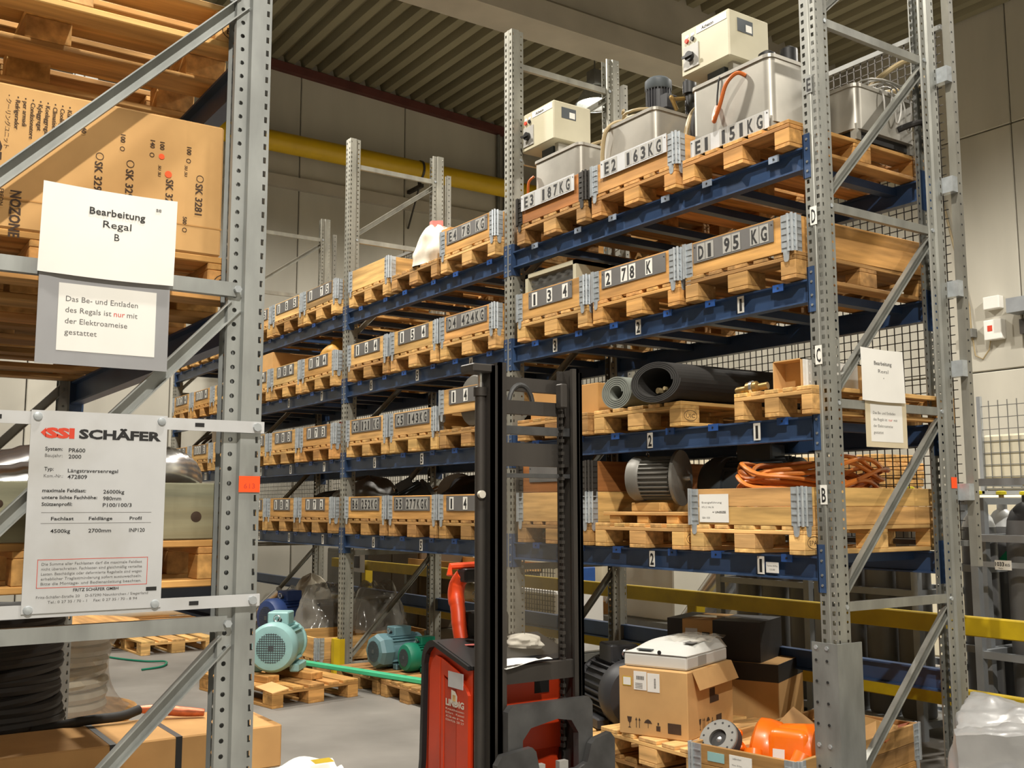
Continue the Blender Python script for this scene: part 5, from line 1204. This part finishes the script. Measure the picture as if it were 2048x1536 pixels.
# compressed gas cylinders in steel cages
def gas_cyl(label, loc, r=.115, h=1.45, m='cylinder_grey', neck='cylinder_pale', tri=False, n=24):
    t = thing('gas_cylinder', label, 'gas cylinder', loc, group='gas cylinders behind the rack')
    obj('body', mb(m, True).lathe([(r*.9, 0), (r, .03), (r, h-.22), (r*.94, h-.12)], n), t)
    obj('shoulder', mb(neck, True).lathe([(r*.94, h-.12), (r*.78, h-.06), (r*.5, h-.015), (r*.3, h), (r*.3, h+.04)], n), t)
    obj('valve', mb('brass', True).cyl((0, 0, h+.04), (0, 0, h+.10), .018, n=10), t)
    obj('hand_wheel', mb('valve_yellow', True).lathe([(.02, h+.10), (.035, h+.105), (.035, h+.125), (.02, h+.13)], 12), t)
    if tri:
        B = mb('label_green'); w = .10
        B.grid(lambda u, v: ((r+.001)*math.cos(-.9+w/r*((u-.5))*1), (r+.001)*math.sin(-.9+w/r*((u-.5))*1), h-.34+.12*(v-.5)*(1-abs(2*u-1))), 8, 2); obj('diamond_label', B, t)
    return t
def cage(label, x0, x1, y0, y1, h, midz, nx):
    t = thing('cylinder_cage', label, 'cage', (0, 0, 0))
    for x in (x0, x1):
        for y in (y0, y1): obj('post', mb('cage_grey').box(x-.025, x+.025, y-.025, y+.025, 0, h), t)
    for z in (.12, midz[0], midz[1], h):
        for y in (y0, y1): obj('bar', mb('cage_grey').box(x0-.02, x1+.02, y-.022, y+.022, z-.045, z), t)
        for x in (x0, x1): obj('bar', mb('cage_grey').box(x-.022, x+.022, y0, y1, z-.045, z), t)
    obj('floor_plate', mb('cage_grey').box(x0, x1, y0, y1, .08, .10), t)
    return t
cage('steel cage of grey cylinders behind the rack middle', -2.80, -1.90, 2.05, 2.65, 1.62, (.46, .98), 5)
k = 0
WH = ['first', 'second', 'third', 'fourth', 'fifth', 'sixth']
for i, x in enumerate((-2.63, -2.36, -2.08)):
    gas_cyl('grey gas cylinder behind the dark cartons, %s from the left' % WH[i], (x, 2.22, .1015), tri=(i == 2))
cage('steel cage of grey cylinders behind the first upright', -1.80, -.98, 2.05, 2.65, 1.62, (.46, .98), 3)
for i, x in enumerate((-1.64, -1.38, -1.12)):
    gas_cyl('grey gas cylinder in the cage behind the first upright, %s from the left' % WH[i], (x, 2.22, .1015), tri=(i == 0))
cage('low steel cage of pale cylinders beside the rack end', -.93, -.66, 2.35, 3.3, 1.60, (.62, 1.15), 2)
gas_cyl('pale topped gas cylinder with white label beside the rack end', (-.80, 2.52, .1015), m='cylinder_grey', neck='cylinder_pale', h=1.42)
gas_cyl('pale topped gas cylinder with green diamond beside the rack end', (-.80, 2.82, .1015), m='cylinder_grey', neck='cylinder_pale', h=1.42, tri=True)
gas_cyl('pale gas cylinder at the back of the low cage', (-.80, 3.12, .1015), m='cylinder_pale', neck='cylinder_pale', h=1.42)
cg = cage('bundle cage with black topped cylinder marked 1033 KG', -.60, .55, 2.15, 3.1, 1.72, (.62, 1.36), 3)
for i, (x, y) in enumerate(((-.35, 2.38), (.0, 2.38), (.35, 2.38), (-.35, 2.8), (.0, 2.8))):
    gas_cyl('black topped gas cylinder in the 1033 KG cage, %s' % ('front left', 'front middle', 'front right', 'rear left', 'rear middle')[i], (x, y, .1015), r=.15, h=1.47, neck='black_plastic')
B = mb('tile_white'); B.box(-.455, -.345, 2.120, 2.1235, 1.142, 1.202); B.use('ink'); type_on(B, '1033', (-.452, 2.1192, 1.166), EXF, EYF, .026, width=.060, bold=.03); type_on(B, 'KG', (-.385, 2.1192, 1.166), EXF, EYF, .016, width=.030, bold=.02); type_on(B, 'Netto', (-.43, 2.1192, 1.148), EXF, EYF, .009)
obj('weight_sign', B.mesh('weight_sign', fix=False), cg); obj('sign_strap', mb('cage_grey').box(-.60, .55, 2.1235, 2.130, 1.155, 1.19), cg)
obj('pressure_gauge', mb('black_plastic', True).cyl((-.1, 2.2, 1.55), (-.1, 2.23, 1.55), .05, n=16), cg)
obj('regulator_hose', mb('black_rubber', True).tube(curve_pts([(-.35, 2.38, 1.60), (-.30, 2.3, 1.68), (-.2, 2.3, 1.66), (-.12, 2.25, 1.58)]), .008, 6), cg)
# lattice box and stacked boards far behind, silver covered thing at the right edge
lx = thing('lattice_box', 'wire lattice box standing on stacked goods behind the rack end', 'lattice box', (-2.35, 6.2, 1.72))
B = mb('mesh_frame')
for i in range(9): B.box(-.4+i*.1-.004, -.4+i*.1+.004, -.4, -.392, 0, .9)
for i in range(8): B.box(-.4, .4, -.402, -.394, i*.12, i*.12+.008)
obj('wire_front', B, lx); obj('frame', mb('cage_grey').box(.38, .42, -.42, -.38, -.05, .95).box(-.42, -.38, -.42, -.38, -.05, .95).box(-.42, .42, -.42, .42, -.06, -.02), lx)
obj('crate_base', mb('container_cream').rbox(-.4, .4, -.38, .4, -.02, .55, .02, 1), lx)
solo('machine_block', mb('container_cream').rbox(-1.0, 1.0, -.6, .6, 0, 1.655, .02, 1), 'cream machine housing under the lattice box', 'machine', (-2.6, 6.2, 0))
t = thing('board_stack', 'stack of brown boards behind the wire mesh', 'boards', (-4.4, 6.0, 0))
for i in range(22): obj('board', mb('wood_x').rbox(-.55, .55, -.4, .4, 0, .085, .01, 1), t, (random.uniform(-.02, .02), random.uniform(-.02, .02), .15+i*.09), color=jit(OLD, .2))
obj('bearer', mb('wood_y').box(-.5, .5, -.3, .3, 0, .149), t, color=OLD)
def film_fn(u, v):
    """box like load under crumpled film: flat top, slanting sides"""
    a = v*2*PI; k = u/.45 if u < .45 else 1
    sq = 1/max(abs(math.cos(a)), abs(math.sin(a)))**.75
    r = (.03+.97*k)*sq*(1 if u < .45 else 1+.30*((u-.45)/.55)**1.3)
    z = .66+.03*math.sin(3*a) if u < .45 else .66*(1-((u-.45)/.55))+.03*math.sin(3*a)*(1-(u-.45)/.55)
    q = Vector((r*math.cos(a)*2.4, r*math.sin(a)*2.4, z*4))
    j = abs(noise.noise(q))*.8+abs(noise.noise(q*2.3))*.4-.3
    return ((.40*r+.05*j)*math.cos(a), (.46*r+.05*j)*math.sin(a), max(0, z+.07*j*(1-u*.8)))
t = thing('covered_goods', 'goods under crumpled silver film at the right edge', 'goods', (.95, .21, 0), .5); obj('core', mb('motor_grey').rbox(-.3, .3, -.35, .35, 0, .6, .05, 2), t); obj('silver_sheet', mb('silver_film', True).grid(film_fn, 46, 96, wrap=True), t)
# cream corrugated container, cabinet, table, ducts
B = mb('container_cream')
pr2 = []; x = -9.5
while x < -5.3:
    for dx, dy in ((0, 0), (.10, 0), (.13, .04), (.23, .04)): pr2.append((x+dx, 4.2+dy))
    x += .26
b0 = len(B.v)
for a, b in pr2: B.v += [(a, b, 0), (a, b, 2.5)]
for i in range(len(pr2)-1): B.face((b0+2*i, b0+2*i+2, b0+2*i+3, b0+2*i+1))
B.box(-9.5, -5.15, 4.28, 6.6, 0, 2.5)
solo('container', B, 'cream corrugated container behind the rack middle', 'container')
t = thing('switch_cabinet', 'dented white cabinet on a steel table behind the rack', 'cabinet', (-4.75, 3.2, .42)); obj('body', mb('cabinet_white').rbox(-.42, .42, -.25, .25, 0, .95, .012, 1), t); obj('side_panel', mb('board_tan').box(-.421, -.42, -.24, .24, .02, .93), t); obj('lock', mb('ink').box(-.36, -.32, -.253, -.25, .14, .19), t)
t = thing('steel_table', 'grey steel table under the dented white cabinet', 'table', (-4.9, 3.2, 0)); obj('top', mb('mesh_frame').box(-.75, .65, -.4, .4, .36, .418), t)
for sx in (-.7, .6):
    for sy in (-.35, .35): obj('leg', mb('mesh_frame').box(sx-.025, sx+.025, sy-.025, sy+.025, 0, .36), t)
t = thing('hose_ring', 'pale hoses looped at the end of the steel table', 'hose', (-5.45, 2.98, .42))
for i in range(3): obj('hose', mb('cylinder_pale', True).tube([(.10+.05*i+.13*math.cos(a), -.02*i, .02+.19*math.sin(a)) for a in [PI*j/14 for j in range(15)]], .016, 7), t)
solo('air_duct', mb('chrome', True).cyl((-3.92, 2.42, .02), (-3.05, 2.75, 1.25), .17, n=24), 'big shiny duct leaning behind the yellow rail, left one', 'duct')
solo('air_duct', mb('chrome', True).cyl((-3.1, 3.05, .0), (-3.35, 3.08, 1.3), .16, n=24), 'big shiny duct leaning behind the yellow rail, rear one', 'duct')
solo('air_duct', mb('chrome', True).lathe([(.15, 0), (.16, .02), (.16, .98), (.14, 1.0)], 24, (-2.72, 2.95, .0), (0, 0, 1)), 'upright shiny duct piece right of the leaning ducts', 'duct')
# workbench, cardboard and white sheets behind the left bays
t = thing('work_table', 'low table heaped with cardboard and white parts behind the rack', 'table', (-7.6, 2.6, 0)); obj('top', mb('mesh_frame').box(-.95, .95, -.4, .4, .72, .78), t)
for sx in (-.9, .9):
    for sy in (-.35, .35): obj('leg', mb('mesh_frame').box(sx-.03, sx+.03, sy-.03, sy+.03, 0, .72), t)
obj('shelf', mb('board_tan').box(-.9, .9, -.36, .36, .40, .44), t)
solo('cardboard_tray', mb('cardboard').box(-.9, .9, -.38, .38, 0, .02).box(-.9, .9, -.4, -.38, 0, .12).box(-.9, .9, .38, .4, 0, .12).box(.88, .9, -.4, .4, 0, .12), 'flat cardboard tray on the low table', 'tray', (-7.5, 2.6, .781), color=(1.15, 1.12, 1.05))
bag('white_heap', 'heap of white wrapped parts on the low table shelf', (-7.3, 2.45, .441), .5, .4, .2, 'bag_white', 51, 'parts')
for i in range(3): solo('pipe_ring', mb('chrome', True).tube([(.06*math.cos(a), 0, .06+.06*math.sin(a)) for a in [2*PI*j/14 for j in range(14)]], .012, 7, closed=True), 'steel ring on the low table shelf, %s of three' % ('left', 'middle', 'right')[i], 'ring', (-7.25+.22*i, 2.35, .452))
wc = thing('wire_cage', 'wire cage full of white sheets behind the stacker tiller', 'cage', (-5.45, 2.2, 0))
obj('white_sheets', mb('paper').rbox(-.6, .6, -.3, .3, .12, .72, .02, 1), wc); w_ = obj('wire_side', wire_mesh(-.62, .62, -.33, .05, .95, .045, .003), wc); w_['kind'] = 'stuff'
obj('cage_base', mb('mesh_frame').box(-.62, .62, -.33, .33, .04, .115), wc)
solo('blue_case', mb('clip_blue').rbox(-.12, .12, -.1, .1, 0, .22, .01, 1), 'small blue case on a stack behind the mast', 'case', (-5.1, 2.4, .722))
solo('carton', mb('cardboard').rbox(-.35, .35, -.2, .2, 0, .55, .005, 1), 'brown carton standing behind the wire cage', 'carton', (-5.7, 2.9, .0), color=(.95, .9, .85))
solo('machine_bench', mb('cabinet_white').rbox(-.8, .8, -.35, .35, 0, .95, .02, 1), 'pale machine bench behind the mast', 'bench', (-3.95+.0, 3.9, 0))
t = thing('warning_card', 'white card with dark picture hanging at the far left bay', 'card', (-8.15, 1.40, .92)); obj('card', mb('paper', True).grid(lambda u, v: (.30*(u-.5), -.015*math.sin(u*3), .30*(v-.5)), 6, 6), t); obj('picture', mb('ink_grey').box(-.10, .04, -.022, -.020, -.10, .04), t)
for i, (x, w, h, m_) in enumerate(((-9.1, .75, 1.12, 'board_dark'), (-10.6, .6, .95, 'motor_grey'))):
    t = thing('machine_cabinet', ('dark brown machine cabinet behind the yellow rail at the far bays', 'grey machine cabinet left of the dark brown cabinet')[i], 'cabinet', (x, 2.75, 0))
    obj('body', mb(m_).rbox(-w, w, -.4, .4, 0, h, .015, 1), t); obj('door', mb(m_).rbox(-w+.04, -.01, -.415, -.40, .06, h-.06, .006, 1), t); obj('door', mb(m_).rbox(.01, w-.04, -.415, -.40, .06, h-.06, .006, 1), t)
